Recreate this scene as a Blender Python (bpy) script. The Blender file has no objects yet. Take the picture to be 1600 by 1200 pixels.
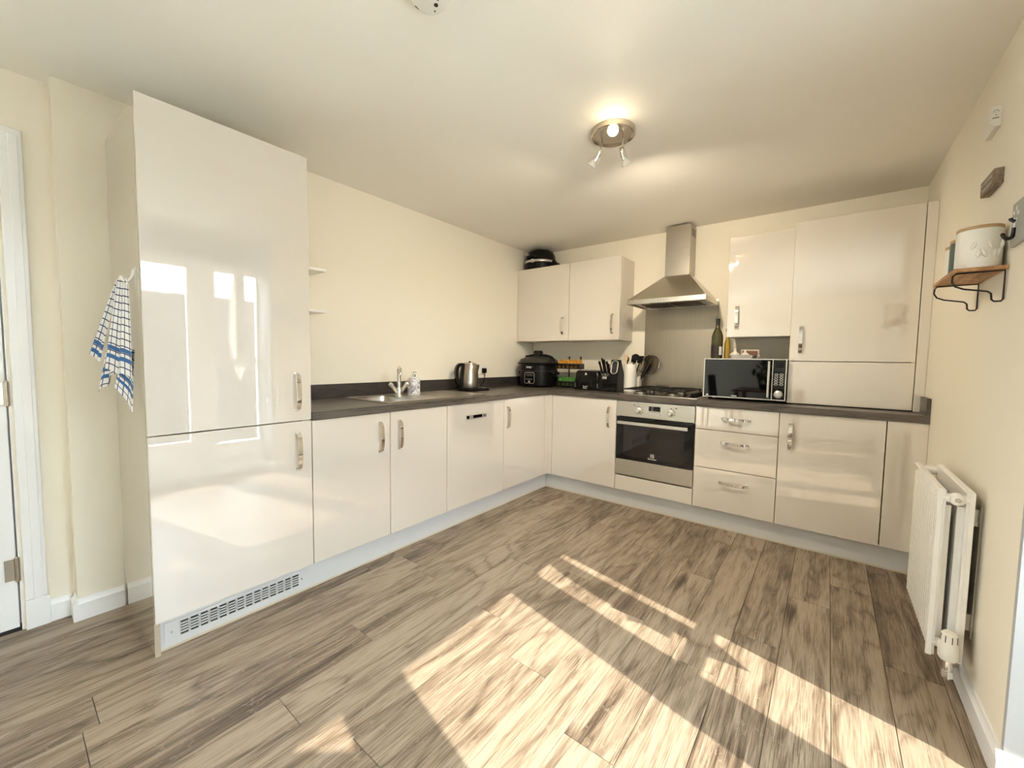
import bpy, bmesh, math, random
from mathutils import Vector, Matrix
random.seed(7)
PI = math.pi
S = bpy.context.scene
COL = S.collection

# ------------------------------------------------------------------ camera
def set_camera():
    yaw, pitch, roll = .6629, -.0618, .0144
    f = Vector((-math.sin(yaw) * math.cos(pitch), math.cos(yaw) * math.cos(pitch), math.sin(pitch)))
    r = Vector((math.cos(yaw), math.sin(yaw), 0)); u = r.cross(f)
    c, s = math.cos(roll), math.sin(roll)
    r, u = c * r + s * u, -s * r + c * u
    m = Matrix(((r.x, u.x, -f.x, 2.5821), (r.y, u.y, -f.y, -3.6808), (r.z, u.z, -f.z, 1.1846), (0, 0, 0, 1)))
    cd = bpy.data.cameras.new('camera'); cd.sensor_width = 36; cd.lens = 36 * 631.7556 / 1600
    cd.clip_start = .02; cd.clip_end = 200
    o = bpy.data.objects.new('camera', cd); COL.objects.link(o); o.matrix_world = m
    S.camera = o
set_camera()

# ------------------------------------------------------------------ light
SKY = 10.5; SUN = 5.4; EXPOSURE = 1.38; LAMP = 18.0
S.view_settings.view_transform = 'Standard'; S.view_settings.look = 'None'
S.view_settings.gamma = 1; S.view_settings.use_curve_mapping = False
S.view_settings.exposure = EXPOSURE
def set_world():
    w = bpy.data.worlds.new('sky'); S.world = w; w.use_nodes = True
    n, l = w.node_tree.nodes, w.node_tree.links; n.clear()
    tc = n.new('ShaderNodeTexCoord'); sep = n.new('ShaderNodeSeparateXYZ'); l.new(tc.outputs['Generated'], sep.inputs[0])
    rp = n.new('ShaderNodeValToRGB'); l.new(sep.outputs['Z'], rp.inputs[0])
    e = rp.color_ramp.elements
    e[0].position = 0; e[0].color = (.88, .95, 1, 1); e[1].position = .9; e[1].color = (.58, .77, 1, 1)
    bg = n.new('ShaderNodeBackground'); bg.inputs['Strength'].default_value = SKY
    out = n.new('ShaderNodeOutputWorld'); l.new(rp.outputs[0], bg.inputs[0]); l.new(bg.outputs[0], out.inputs[0])
set_world()
def set_sun():
    ld = bpy.data.lights.new('sun', 'SUN'); ld.energy = SUN; ld.angle = math.radians(.5); ld.color = (1, .95, .86)
    o = bpy.data.objects.new('sun', ld); COL.objects.link(o); o.location = (9, -5, 8)
    e, a = math.radians(44.1), math.radians(12.66)
    d = Vector((-math.cos(a) * math.cos(e), math.sin(a) * math.cos(e), -math.sin(e)))
    o.rotation_euler = d.to_track_quat('-Z', 'Y').to_euler()
set_sun()

# ------------------------------------------------------------------ materials
def lin(c): return tuple(((v / 255) / 12.92 if v / 255 <= .04045 else ((v / 255 + .055) / 1.055) ** 2.4) for v in c)
def mat(name, color, rough=.5, metal=0., coat=0., spec=.5, bump=None, vary=None, trans=0., ior=1.5, emit=None, coat_ior=1.5):
    m = bpy.data.materials.new(name); m.use_nodes = True
    n, l = m.node_tree.nodes, m.node_tree.links
    b = n['Principled BSDF']
    b.inputs['Base Color'].default_value = (*color, 1); b.inputs['Roughness'].default_value = rough
    b.inputs['Metallic'].default_value = metal; b.inputs['Coat Weight'].default_value = coat
    b.inputs['Coat Roughness'].default_value = .02; b.inputs['Coat IOR'].default_value = coat_ior
    b.inputs['Specular IOR Level'].default_value = spec; b.inputs['IOR'].default_value = ior
    b.inputs['Transmission Weight'].default_value = trans
    if emit: b.inputs['Emission Color'].default_value = (*emit[0], 1); b.inputs['Emission Strength'].default_value = emit[1]
    tc = n.new('ShaderNodeTexCoord')
    if vary:      # (scale xyz, amount): gentle tone variation
        mp = n.new('ShaderNodeMapping'); mp.inputs['Scale'].default_value = vary[0]; l.new(tc.outputs['Object'], mp.inputs[0])
        nz = n.new('ShaderNodeTexNoise'); nz.inputs['Scale'].default_value = 1; nz.inputs['Detail'].default_value = 4
        l.new(mp.outputs[0], nz.inputs[0])
        mx = n.new('ShaderNodeMix'); mx.data_type = 'RGBA'
        lo = tuple(v * (1 - vary[1]) for v in color); hi = tuple(min(1, v * (1 + vary[1])) for v in color)
        mx.inputs[6].default_value = (*lo, 1); mx.inputs[7].default_value = (*hi, 1)
        l.new(nz.outputs[0], mx.inputs[0]); l.new(mx.outputs[2], b.inputs['Base Color'])
    if bump:      # (scale xyz, strength)
        mp = n.new('ShaderNodeMapping'); mp.inputs['Scale'].default_value = bump[0]; l.new(tc.outputs['Object'], mp.inputs[0])
        nz = n.new('ShaderNodeTexNoise'); nz.inputs['Scale'].default_value = 1; nz.inputs['Detail'].default_value = 3
        l.new(mp.outputs[0], nz.inputs[0])
        bp = n.new('ShaderNodeBump'); bp.inputs['Strength'].default_value = bump[1]; bp.inputs['Distance'].default_value = .002
        l.new(nz.outputs[0], bp.inputs['Height']); l.new(bp.outputs[0], b.inputs['Normal'])
    return m
M = {}
M['wall'] = mat('cream_wall_paint', (.88, .81, .67), .6, bump=((220, 220, 220), .03), spec=.25)
M['ceiling'] = mat('ceiling_paint', (.93, .885, .80), .7, bump=((200, 200, 200), .03), spec=.2)
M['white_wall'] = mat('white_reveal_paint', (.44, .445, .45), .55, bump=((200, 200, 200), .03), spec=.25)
M['trim'] = mat('white_satin_trim', (.88, .87, .85), .28, vary=((6, 6, 6), .02))
M['gloss'] = mat('cream_gloss_door', (.71, .645, .56), .025, coat=1., spec=.5, coat_ior=2.7, vary=((1.5, 1.5, 1.5), .015))
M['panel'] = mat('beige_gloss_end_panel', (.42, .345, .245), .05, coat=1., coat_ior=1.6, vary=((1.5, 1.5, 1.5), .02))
M['carcass'] = mat('cream_carcass_board', (.74, .68, .58), .35, vary=((3, 3, 3), .02))
M['plinth'] = mat('cream_plinth_board', (.60, .585, .565), .22, vary=((2, 2, 2), .02))
M['steel'] = mat('brushed_steel', (.43, .39, .335), .30, metal=1, bump=((4, 4, 400), .08), vary=((2, 2, 120), .10))
M['steel_x'] = mat('brushed_steel_panel', (.62, .585, .52), .27, metal=1, bump=((3, 400, 400), .08), vary=((1, 90, 90), .08))
M['splash'] = mat('brushed_splashback_steel', (.33, .285, .23), .33, metal=1, bump=((300, 3, 6), .06), vary=((60, 2, 2), .07))
M['sink'] = mat('satin_sink_steel', (.60, .57, .52), .28, metal=1, vary=((8, 8, 8), .05))
M['chrome'] = mat('polished_chrome', (.80, .79, .77), .05, metal=1, vary=((30, 30, 30), .01))
M['nickel'] = mat('satin_nickel', (.52, .47, .40), .22, metal=1, vary=((40, 40, 4), .05))
M['black_gloss'] = mat('black_gloss_plastic', (.003, .003, .0034), .14, spec=.28, vary=((9, 9, 9), .2))
M['black'] = mat('black_plastic', (.004, .004, .0045), .42, spec=.2, bump=((300, 300, 300), .08), vary=((9, 9, 9), .2))
M['iron'] = mat('black_cast_iron', (.005, .0045, .004), .5, spec=.3, bump=((260, 260, 260), .3))
M['black_wire'] = mat('black_bracket_wire', (.009, .007, .005), .45, vary=((30, 30, 30), .2))
M['black_glass'] = mat('black_glass', (.003, .003, .003), .03, spec=.45, vary=((2, 2, 2), .1))
M['grey_plastic'] = mat('dark_grey_plastic', (.035, .035, .035), .4, vary=((9, 9, 9), .1))
M['lid_grey'] = mat('dark_pewter_lid', (.055, .053, .046), .3, metal=.6, vary=((9, 9, 9), .1))
M['silver_plastic'] = mat('silver_plastic', (.62, .60, .56), .3, metal=.7, vary=((20, 20, 20), .04))
M['white_plastic'] = mat('white_plastic', (.84, .81, .74), .35, vary=((12, 12, 12), .02))
M['radiator'] = mat('white_radiator_enamel', (.90, .88, .83), .3, vary=((6, 6, 6), .015))
M['convector'] = mat('grey_convector_metal', (.30, .28, .25), .55, vary=((30, 30, 30), .08))
M['gap_shade'] = mat('painted_gap_shade', (.02, .018, .016), .8, vary=((9, 9, 9), .2))  # near-black colour stands in for the shade inside slots and gaps
M['ceramic'] = mat('white_glazed_ceramic', (.86, .82, .74), .25, coat=.4, bump=((60, 60, 60), .08))
M['emboss'] = mat('white_embossed_ceramic', (.86, .82, .74), .32, bump=((90, 90, 90), .45))
M['green_tin'] = mat('dark_green_enamel', (.085, .125, .105), .4, vary=((12, 12, 12), .1))
M['print'] = mat('white_print', (.80, .78, .73), .5, vary=((30, 30, 30), .03))
M['grey_print'] = mat('grey_print', (.22, .21, .19), .6, vary=((30, 30, 30), .05))
M['bulb_glass'] = mat('frosted_bulb_glass', (.88, .85, .78), .25, trans=.35, vary=((30, 30, 30), .02))
M['lit'] = mat('lit_lamp_face', (1, .9, .7), .4, emit=((1, .80, .50), 14.0))
M['garlic'] = mat('garlic_skin', (.80, .74, .66), .55, bump=((40, 40, 90), .3), vary=((60, 60, 8), .08))
M['card'] = mat('brown_card', (.22, .09, .05), .6, vary=((20, 20, 20), .2))
M['card_light'] = mat('pale_card', (.60, .52, .40), .6, vary=((20, 20, 20), .1))
M['green_glass'] = mat('olive_bottle_glass', (.055, .048, .008), .06, coat=.4, spec=.6, vary=((6, 6, 10), .35))
M['oil'] = mat('golden_oil_bottle', (.48, .30, .03), .08, coat=.4, vary=((10, 10, 10), .2))
M['label_dark'] = mat('dark_wine_label', (.028, .016, .014), .5, vary=((20, 20, 20), .3))
M['foil'] = mat('black_bottle_capsule', (.02, .017, .016), .35, vary=((20, 20, 20), .2))
M['orange'] = mat('orange_packet', (.56, .245, .02), .4, vary=((40, 40, 40), .2))
M['green'] = mat('green_packet', (.07, .24, .035), .4, vary=((40, 40, 40), .25))
M['spoon'] = mat('pale_beech', (.66, .50, .32), .55, vary=((30, 30, 6), .12))
M['rim'] = mat('pale_bamboo_lid', (.50, .33, .17), .5, vary=((30, 30, 60), .15))
M['plaque_grey'] = mat('grey_painted_wood', (.40, .39, .345), .6, vary=((3, 20, 20), .08))
M['patio'] = mat('pale_patio_slab', (.72, .645, .53), .8, vary=((2, 2, 2), .12))
M['fence'] = mat('fence_boards', (.032, .023, .016), .8, vary=((20, 20, 1), .2))
M['table'] = mat('red_brown_table_wood', (.20, .085, .04), .25, vary=((30, 2, 2), .3))
M['chair'] = mat('charcoal_chair_fabric', (.03, .03, .032), .8, bump=((300, 300, 300), .2))
M['leaf'] = mat('dark_leaf', (.03, .045, .02), .5, vary=((20, 20, 20), .3))
M['voile'] = mat('added_screen_voile', (.80, .78, .74), .8, vary=((30, 30, 2), .03))  # cloth of the added screens that shape the sun patches
M['seal'] = mat('plinth_seal_strip', (.55, .47, .33), .5, vary=((20, 20, 20), .05))

def glass_mat(name, tint, gloss):
    m = bpy.data.materials.new(name); m.use_nodes = True
    n, l = m.node_tree.nodes, m.node_tree.links; n.clear()
    t = n.new('ShaderNodeBsdfTransparent'); t.inputs[0].default_value = (*tint, 1)
    g = n.new('ShaderNodeBsdfGlossy'); g.inputs['Roughness'].default_value = .02
    fr = n.new('ShaderNodeFresnel'); fr.inputs['IOR'].default_value = gloss
    mx = n.new('ShaderNodeMixShader'); o = n.new('ShaderNodeOutputMaterial')
    l.new(fr.outputs[0], mx.inputs[0]); l.new(t.outputs[0], mx.inputs[1]); l.new(g.outputs[0], mx.inputs[2]); l.new(mx.outputs[0], o.inputs[0])
    return m
M['pane'] = glass_mat('window_glass', (.97, .98, .97), 1.35)
M['mesh'] = glass_mat('fine_wire_gauze', (.62, .60, .56), 1.25)

def ramp(n, stops):
    r = n.new('ShaderNodeValToRGB'); e = r.color_ramp.elements
    e[0].position, e[0].color = stops[0][0], (*stops[0][1], 1); e[1].position, e[1].color = stops[-1][0], (*stops[-1][1], 1)
    for p, c in stops[1:-1]:
        k = e.new(p); k.color = (*c, 1)
    return r
def wood_mat(name, dark, mid, light, axis='Y', scale=1., rough=.42, knots=True, lime=.35, bump=.12, streak=.60):
    """plank wood: long fibres, cathedral figure and knots in the board's own space, its tone drawn from the object's random number"""
    m = bpy.data.materials.new(name); m.use_nodes = True
    n, l = m.node_tree.nodes, m.node_tree.links; b = n['Principled BSDF']
    tc = n.new('ShaderNodeTexCoord'); oi = n.new('ShaderNodeObjectInfo')
    off = n.new('ShaderNodeVectorMath'); off.operation = 'SCALE'; off.inputs[0].default_value = (31.7, 57.3, 11.9); l.new(oi.outputs['Random'], off.inputs['Scale'])
    add = n.new('ShaderNodeVectorMath'); add.operation = 'ADD'; l.new(tc.outputs['Object'], add.inputs[0]); l.new(off.outputs[0], add.inputs[1])
    def mapped(long, cross):
        mp = n.new('ShaderNodeMapping'); l.new(add.outputs[0], mp.inputs[0])
        sc = {'X': (long, cross, cross), 'Y': (cross, long, cross), 'Z': (cross, cross, long)}[axis]
        mp.inputs['Scale'].default_value = tuple(v * scale for v in sc); return mp
    def noise(long, cross, det, dist=0., rgh=.55):
        nz = n.new('ShaderNodeTexNoise'); nz.inputs['Scale'].default_value = 1; nz.inputs['Detail'].default_value = det
        nz.inputs['Distortion'].default_value = dist; nz.inputs['Roughness'].default_value = rgh
        l.new(mapped(long, cross).outputs[0], nz.inputs[0]); return nz.outputs[0]
    def math(op, a, bb, clamp=False):
        k = n.new('ShaderNodeMath'); k.operation = op; k.use_clamp = clamp
        for i, v in enumerate((a, bb)):
            if v is None: continue
            if isinstance(v, (int, float)): k.inputs[i].default_value = v
            else: l.new(v, k.inputs[i])
        return k.outputs[0]
    def cen(x, k): return math('MULTIPLY', math('SUBTRACT', x, .5), k)
    warp = noise(.8, 2.6, 2, .4)
    broad = noise(1.15, 30, 7, .7, .62)
    zone = noise(.9, 4.2, 3, .6)
    fib = noise(9, 290, 3, .2, .6)
    rings = math('PINGPONG', math('MULTIPLY', math('ADD', zone, cen(warp, .5)), 13.), 1.)
    rings = math('MULTIPLY', math('POWER', rings, 2.5), .19)
    v = math('ADD', math('ADD', .60, cen(broad, streak * 1.30)), math('ADD', cen(zone, .50), cen(fib, .85)))
    v = math('SUBTRACT', v, rings)
    if knots:
        vo = n.new('ShaderNodeTexVoronoi'); vo.inputs['Scale'].default_value = 1; l.new(mapped(1.5, 5.0).outputs[0], vo.inputs[0])
        kn = math('SUBTRACT', 1., math('MULTIPLY', math('ADD', vo.outputs['Distance'], cen(broad, .30)), 3.6), True)
        kn = math('MULTIPLY', math('POWER', kn, 1.5), math('GREATER_THAN', noise(.55, 1.3, 0), .45))
        v = math('SUBTRACT', v, math('MULTIPLY', kn, .62))
    tone = math('MULTIPLY', math('SUBTRACT', oi.outputs['Random'], .5), .13)
    v = math('ADD', v, tone)
    r = ramp(n, [(.22, dark), (.46, mid), (.68, light)]); l.new(v, r.inputs[0])
    lm = noise(26, 42, 3, .2, .8)
    lime_f = math('MULTIPLY', math('GREATER_THAN', lm, .62), lime)
    mx = n.new('ShaderNodeMix'); mx.data_type = 'RGBA'; l.new(lime_f, mx.inputs[0]); l.new(r.outputs[0], mx.inputs[6])
    mx.inputs[7].default_value = (*light, 1); l.new(mx.outputs[2], b.inputs['Base Color'])
    b.inputs['Roughness'].default_value = rough
    bp = n.new('ShaderNodeBump'); bp.inputs['Strength'].default_value = bump; bp.inputs['Distance'].default_value = .001
    l.new(fib, bp.inputs['Height']); l.new(bp.outputs[0], b.inputs['Normal'])
    return m
M['floor'] = wood_mat('limed_oak_plank', (.062, .041, .026), (.203, .146, .097), (.37, .288, .206), streak=.54)
M['joint'] = mat('plank_joint', (.09, .07, .05), .7, vary=((9, 9, 9), .1))
M['worktop'] = wood_mat('dark_grey_oak_laminate', (.034, .028, .023), (.075, .061, .05), (.125, .105, .086), 'Y', 1.6, .34, False, .15, .1)
M['worktop_x'] = wood_mat('dark_grey_oak_laminate_crosswise', (.034, .028, .023), (.075, .061, .05), (.125, .105, .086), 'X', 1.6, .34, False, .15, .1)
M['upstand'] = wood_mat('shaded_oak_upstand', (.022, .018, .0165), (.038, .031, .028), (.06, .05, .044), 'Y', 1.8, .4, False, .1, .1)  # darker copy of the worktop oak; weaker light is put into the colour
M['upstand_x'] = wood_mat('shaded_oak_upstand_crosswise', (.022, .018, .0165), (.038, .031, .028), (.06, .05, .044), 'X', 1.8, .4, False, .1, .1)  # same darkened oak with grain turned, shade painted into its tone
M['shelf_wood'] = wood_mat('warm_shelf_wood', (.20, .085, .025), (.40, .19, .065), (.55, .31, .13), 'Y', 2.2, .5, True, .1, .2)
M['old_wood'] = wood_mat('weathered_sign_wood', (.12, .075, .05), (.22, .155, .11), (.36, .28, .21), 'Y', 2.5, .7, False, .3, .3)

def marble_mat():
    m = mat('grey_marbled_ceramic', (.75, .73, .72), .3); n, l = m.node_tree.nodes, m.node_tree.links
    tc = n.new('ShaderNodeTexCoord'); nz = n.new('ShaderNodeTexNoise'); nz.inputs['Scale'].default_value = 28; nz.inputs['Detail'].default_value = 6; nz.inputs['Distortion'].default_value = 1.8
    l.new(tc.outputs['Object'], nz.inputs[0]); r = ramp(n, [(.40, (.30, .29, .31)), (.5, (.62, .60, .60)), (.58, (.80, .78, .76))])
    l.new(nz.outputs[0], r.inputs[0]); l.new(r.outputs[0], m.node_tree.nodes['Principled BSDF'].inputs['Base Color']); return m
M['marble'] = marble_mat()
def towel_mat():
    m = mat('checked_tea_towel', (.8, .78, .74), .9); n, l = m.node_tree.nodes, m.node_tree.links; b = n['Principled BSDF']
    uv = n.new('ShaderNodeUVMap'); sep = n.new('ShaderNodeSeparateXYZ'); l.new(uv.outputs[0], sep.inputs[0])
    def math(op, a, bb=0.):
        k = n.new('ShaderNodeMath'); k.operation = op
        for i, v in enumerate((a, bb)):
            if isinstance(v, (int, float)): k.inputs[i].default_value = v
            else: l.new(v, k.inputs[i])
        return k.outputs[0]
    u, v = sep.outputs['X'], sep.outputs['Y']          # both in metres of cloth
    lu = math('LESS_THAN', math('FRACT', math('MULTIPLY', u, 1 / .028)), .16)
    lv = math('LESS_THAN', math('FRACT', math('MULTIPLY', v, 1 / .028)), .16)
    line = math('MAXIMUM', lu, lv)
    def band(a, w): return math('MULTIPLY', math('GREATER_THAN', v, a), math('LESS_THAN', v, a + w))
    blue = math('MAXIMUM', band(.262, .017), band(.297, .017))
    mx = n.new('ShaderNodeMix'); mx.data_type = 'RGBA'; l.new(line, mx.inputs[0])
    mx.inputs[6].default_value = (.76, .74, .71, 1); mx.inputs[7].default_value = (.045, .055, .10, 1)
    m2 = n.new('ShaderNodeMix'); m2.data_type = 'RGBA'; l.new(blue, m2.inputs[0]); l.new(mx.outputs[2], m2.inputs[6])
    m2.inputs[7].default_value = (.045, .13, .30, 1); l.new(m2.outputs[2], b.inputs['Base Color']); return m
M['towel'] = towel_mat()
def voile_setup():
    m = M['voile']; n, l = m.node_tree.nodes, m.node_tree.links; b = n['Principled BSDF']
    t = n.new('ShaderNodeBsdfTranslucent'); t.inputs[0].default_value = (.8, .78, .74, 1)
    mx = n.new('ShaderNodeMixShader'); mx.inputs[0].default_value = .55
    o = [k for k in n if k.type == 'OUTPUT_MATERIAL'][0]
    l.new(b.outputs[0], mx.inputs[1]); l.new(t.outputs[0], mx.inputs[2]); l.new(mx.outputs[0], o.inputs[0])
voile_setup()

# ------------------------------------------------------------------ mesh helpers (all in world coordinates)
def B(): return bmesh.new()
BOXY = set()
def box(bm, x0, x1, y0, y1, z0, z1, bev=0., seg=2):
    x0, x1 = min(x0, x1), max(x0, x1); y0, y1 = min(y0, y1), max(y0, y1); z0, z1 = min(z0, z1), max(z0, z1)
    v = [bm.verts.new(p) for p in ((x0, y0, z0), (x1, y0, z0), (x1, y1, z0), (x0, y1, z0), (x0, y0, z1), (x1, y0, z1), (x1, y1, z1), (x0, y1, z1))]
    fs = [bm.faces.new([v[i] for i in q]) for q in ((3, 2, 1, 0), (4, 5, 6, 7), (0, 1, 5, 4), (1, 2, 6, 5), (2, 3, 7, 6), (3, 0, 4, 7))]
    if bev > 0:
        BOXY.add(bm)
        bev = min(bev, .45 * min(x1 - x0, y1 - y0, z1 - z0))
        es = list({e for f in fs for e in f.edges})
        r = bmesh.ops.bevel(bm, geom=es, offset=bev, segments=seg, affect='EDGES', profile=.5)
    return bm
def bx(*a, **k): return box(B(), *a, **k)
def frame_of(d):
    d = Vector(d).normalized(); a = Vector((0, 0, 1)) if abs(d.z) < .9 else Vector((1, 0, 0))
    u = d.cross(a).normalized(); return u, d.cross(u).normalized()
def ring(bm, c, u, w, r, seg, ru=1.):
    return [bm.verts.new(Vector(c) + u * (r * ru * math.cos(2 * PI * i / seg)) + w * (r * math.sin(2 * PI * i / seg))) for i in range(seg)]
def bridge(bm, a, b):
    k = len(a)
    for i in range(k): bm.faces.new((a[i], a[(i + 1) % k], b[(i + 1) % k], b[i]))
def cyl(bm, p0, p1, r0, r1=None, seg=20, caps=True):
    r1 = r0 if r1 is None else r1
    u, w = frame_of(Vector(p1) - Vector(p0))
    a = ring(bm, p0, u, w, r0, seg); b = ring(bm, p1, u, w, r1, seg); bridge(bm, a, b)
    if caps: bm.faces.new(a[::-1]); bm.faces.new(b)
    return bm
def lathe(bm, prof, c, axis=(0, 0, 1), seg=28, ru=1., u=None):
    axis = Vector(axis).normalized()
    if u is None: u, w = frame_of(axis)
    else: u = Vector(u).normalized(); w = axis.cross(u)
    rings = [ring(bm, Vector(c) + axis * z, u, w, max(r, 1e-4), seg, ru) for r, z in prof]
    for a, b in zip(rings, rings[1:]): bridge(bm, a, b)
    bm.faces.new(rings[0][::-1]); bm.faces.new(rings[-1])
    return bm
def tube(bm, pts, r, seg=8, closed=False):
    pts = [Vector(p) for p in pts]; n = len(pts); rs = []
    up = None
    for i, p in enumerate(pts):
        a = pts[i - 1] if (i > 0 or closed) else p; b = pts[(i + 1) % n] if (i < n - 1 or closed) else p
        d = (b - a).normalized()
        if up is None: u, w = frame_of(d)
        else:
            u = (up - d * up.dot(d)).normalized(); w = d.cross(u)
        up = u; rr = r[i] if isinstance(r, (list, tuple)) else r
        rs.append(ring(bm, p, u, w, rr, seg))
    for a, b in zip(rs, rs[1:]): bridge(bm, a, b)
    if closed: bridge(bm, rs[-1], rs[0])
    else: bm.faces.new(rs[0][::-1]); bm.faces.new(rs[-1])
    return bm
def smooth_path(pts, k=6):
    """Catmull-Rom through the points"""
    P = [Vector(p) for p in pts]; P = [P[0] * 2 - P[1]] + P + [P[-1] * 2 - P[-2]]; out = []
    for i in range(1, len(P) - 2):
        for j in range(k):
            t = j / k; a, b, c, d = P[i - 1], P[i], P[i + 1], P[i + 2]
            out.append(.5 * ((2 * b) + (c - a) * t + (2 * a - 5 * b + 4 * c - d) * t * t + (3 * b - a - 3 * c + d) * t ** 3))
    return out + [P[-2]]
def strap(bm, pts, wdir, w, t):
    pts = [Vector(p) for p in pts]; wd = Vector(wdir).normalized(); rs = []
    for i, p in enumerate(pts):
        a = pts[max(i - 1, 0)]; b = pts[min(i + 1, len(pts) - 1)]; nrm = (b - a).normalized().cross(wd)
        rs.append([bm.verts.new(p + wd * sx * w / 2 + nrm * sy * t / 2) for sx, sy in ((-1, -1), (1, -1), (1, 1), (-1, 1))])
    for a, b in zip(rs, rs[1:]): bridge(bm, a, b)
    bm.faces.new(rs[0][::-1]); bm.faces.new(rs[-1]); return bm
def prism(bm, poly, axis, a0, a1):
    """poly: 2-D points in the two remaining axes (x,y / x,z / y,z order)"""
    def P(p, a): return {'x': (a, p[0], p[1]), 'y': (p[0], a, p[1]), 'z': (p[0], p[1], a)}[axis]
    A = [bm.verts.new(P(p, a0)) for p in poly]; C = [bm.verts.new(P(p, a1)) for p in poly]
    bridge(bm, A, C); bm.faces.new(A[::-1]); bm.faces.new(C); return bm
def sheet(bm, rows, thick=0.):
    g = [[bm.verts.new(p) for p in r] for r in rows]
    for a, b in zip(g, g[1:]):
        for i in range(len(a) - 1): bm.faces.new((a[i], a[i + 1], b[i + 1], b[i]))
    return g
def loft(bm, loops, cap=True):
    R = [[bm.verts.new(p) for p in L] for L in loops]
    for a, b in zip(R, R[1:]): bridge(bm, a, b)
    if cap: bm.faces.new(R[0][::-1]); bm.faces.new(R[-1])
    return bm
def rrect(cx, cy, hx, hy, r, z, k=5):
    out = []
    for sx, sy, a0 in ((1, 1, 0), (-1, 1, PI / 2), (-1, -1, PI), (1, -1, 1.5 * PI)):
        for i in range(k + 1):
            a = a0 + PI / 2 * i / k; out.append((cx + sx * (hx - r) + r * math.cos(a), cy + sy * (hy - r) + r * math.sin(a), z))
    return out
def wloc(o):
    v = Vector((0, 0, 0))
    while o: v += o.location; o = o.parent
    return v
def part(name, bm, m, parent=None, sharp=None, label=None):
    """link the mesh as one object: a child takes its thing's origin, a top-level mesh gets its own base as origin"""
    if sharp is None: sharp = .3 if bm in BOXY else .6
    bmesh.ops.recalc_face_normals(bm, faces=bm.faces)
    if parent: org = wloc(parent)
    else:
        xs = [v.co.x for v in bm.verts]; ys = [v.co.y for v in bm.verts]; zs = [v.co.z for v in bm.verts]
        org = Vector(((min(xs) + max(xs)) / 2, (min(ys) + max(ys)) / 2, min(zs)))
    for v in bm.verts: v.co -= org
    me = bpy.data.meshes.new(name); bm.to_mesh(me); bm.free()
    me.materials.append(M[m] if isinstance(m, str) else m)
    me.polygons.foreach_set('use_smooth', [True] * len(me.polygons)); me.set_sharp_from_angle(angle=sharp)
    o = bpy.data.objects.new(name, me); COL.objects.link(o)
    if parent: o.parent = parent
    else: o.location = org
    if label: o['label'] = label
    return o
def tag(o, label, cat, group=None):
    o['label'] = label; o['category'] = cat
    if group: o['group'] = group
    return o
def thing(name, loc, label, cat, group=None):
    o = bpy.data.objects.new(name, None); o.empty_display_size = .05; COL.objects.link(o); o.location = loc
    return tag(o, label, cat, group)
def struct(name, bm=None, m=None, parent=None, loc=(0, 0, 0), label=None):
    if bm is None:
        o = bpy.data.objects.new(name, None); COL.objects.link(o); o.location = loc
    else: o = part(name, bm, m, parent)
    if parent is None: o['kind'] = 'structure'
    if label: o['label'] = label
    return o
def dup(root, loc, label=None, group=None):
    r = root.copy(); COL.objects.link(r); r.location = loc
    if label: r['label'] = label
    if group: r['group'] = group
    def kids(src, dst):
        for c in list(src.children):
            d = c.copy(); COL.objects.link(d); d.parent = dst; kids(c, d)
    kids(root, r); return r
def text_bm(body, size, loc, right, up, depth=.0006, align='CENTER', sx=1.):
    cu = bpy.data.curves.new('lettering', 'FONT'); cu.body = body; cu.size = size; cu.extrude = depth; cu.align_x = align; cu.align_y = 'CENTER'
    o = bpy.data.objects.new('lettering', cu); COL.objects.link(o)
    bpy.context.view_layer.update()
    me = bpy.data.meshes.new_from_object(o.evaluated_get(bpy.context.evaluated_depsgraph_get()))
    bpy.data.objects.remove(o); bm = B(); bm.from_mesh(me); bpy.data.meshes.remove(me)
    r = Vector(right).normalized(); u = Vector(up).normalized(); n = r.cross(u); L = Vector(loc)
    for v in bm.verts: v.co = L + r * v.co.x * sx + u * v.co.y + n * v.co.z
    return bm

# ------------------------------------------------------------------ setting: shell
H = 2.314; XW = 3.027; YB = -5.6; XB = 3.35; YR = -1.96
floor = struct('floor', bx(-.3, 3.5, YB - .1, .1, -.06, -.0115), 'joint')
def lay_planks():
    W = .1675; known = {0: -.97, -1: -1.24, -2: -1.72, 1: -1.565, -4: -2.61, -5: -1.9, -6: -2.46, -9: -3.12, -11: -3.557, -3: -2.05, 2: -1.30, -7: -1.75, -8: -2.30, -10: -2.75}
    Lp = 1.29
    for k in range(-17, 5):
        x0 = 2.646 + W * k; x1 = min(x0 + W, XB); x0 = max(x0, -.075)
        if x1 - x0 < .02: continue
        top = -.46 if x1 > .47 else -3.30
        y = known.get(k, -random.uniform(.5, 1.7)) + Lp * 4
        while y > YB:
            a, b = max(y - Lp, YB), min(y, top); y -= Lp
            if b - a < .03: continue
            bm = B(); box(bm, x0 + .0007, x1 - .0007, a + .0007, b - .0007, -.012, 0)
            es = [e for e in bm.edges if all(v.co.z > -.001 for v in e.verts)]
            bmesh.ops.bevel(bm, geom=es, offset=.0012, segments=1, affect='EDGES')
            c = Vector(((x0 + x1) / 2, (a + b) / 2, 0))
            for v in bm.verts: v.co -= c
            me = bpy.data.meshes.new('plank'); bm.to_mesh(me); bm.free(); me.materials.append(M['floor'])
            o = bpy.data.objects.new('plank', me); COL.objects.link(o); o.parent = floor; o.location = c - floor.location
lay_planks()
struct('ceiling', bx(-.3, 3.5, YB - .1, .12, H, H + .1), 'ceiling')
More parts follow.
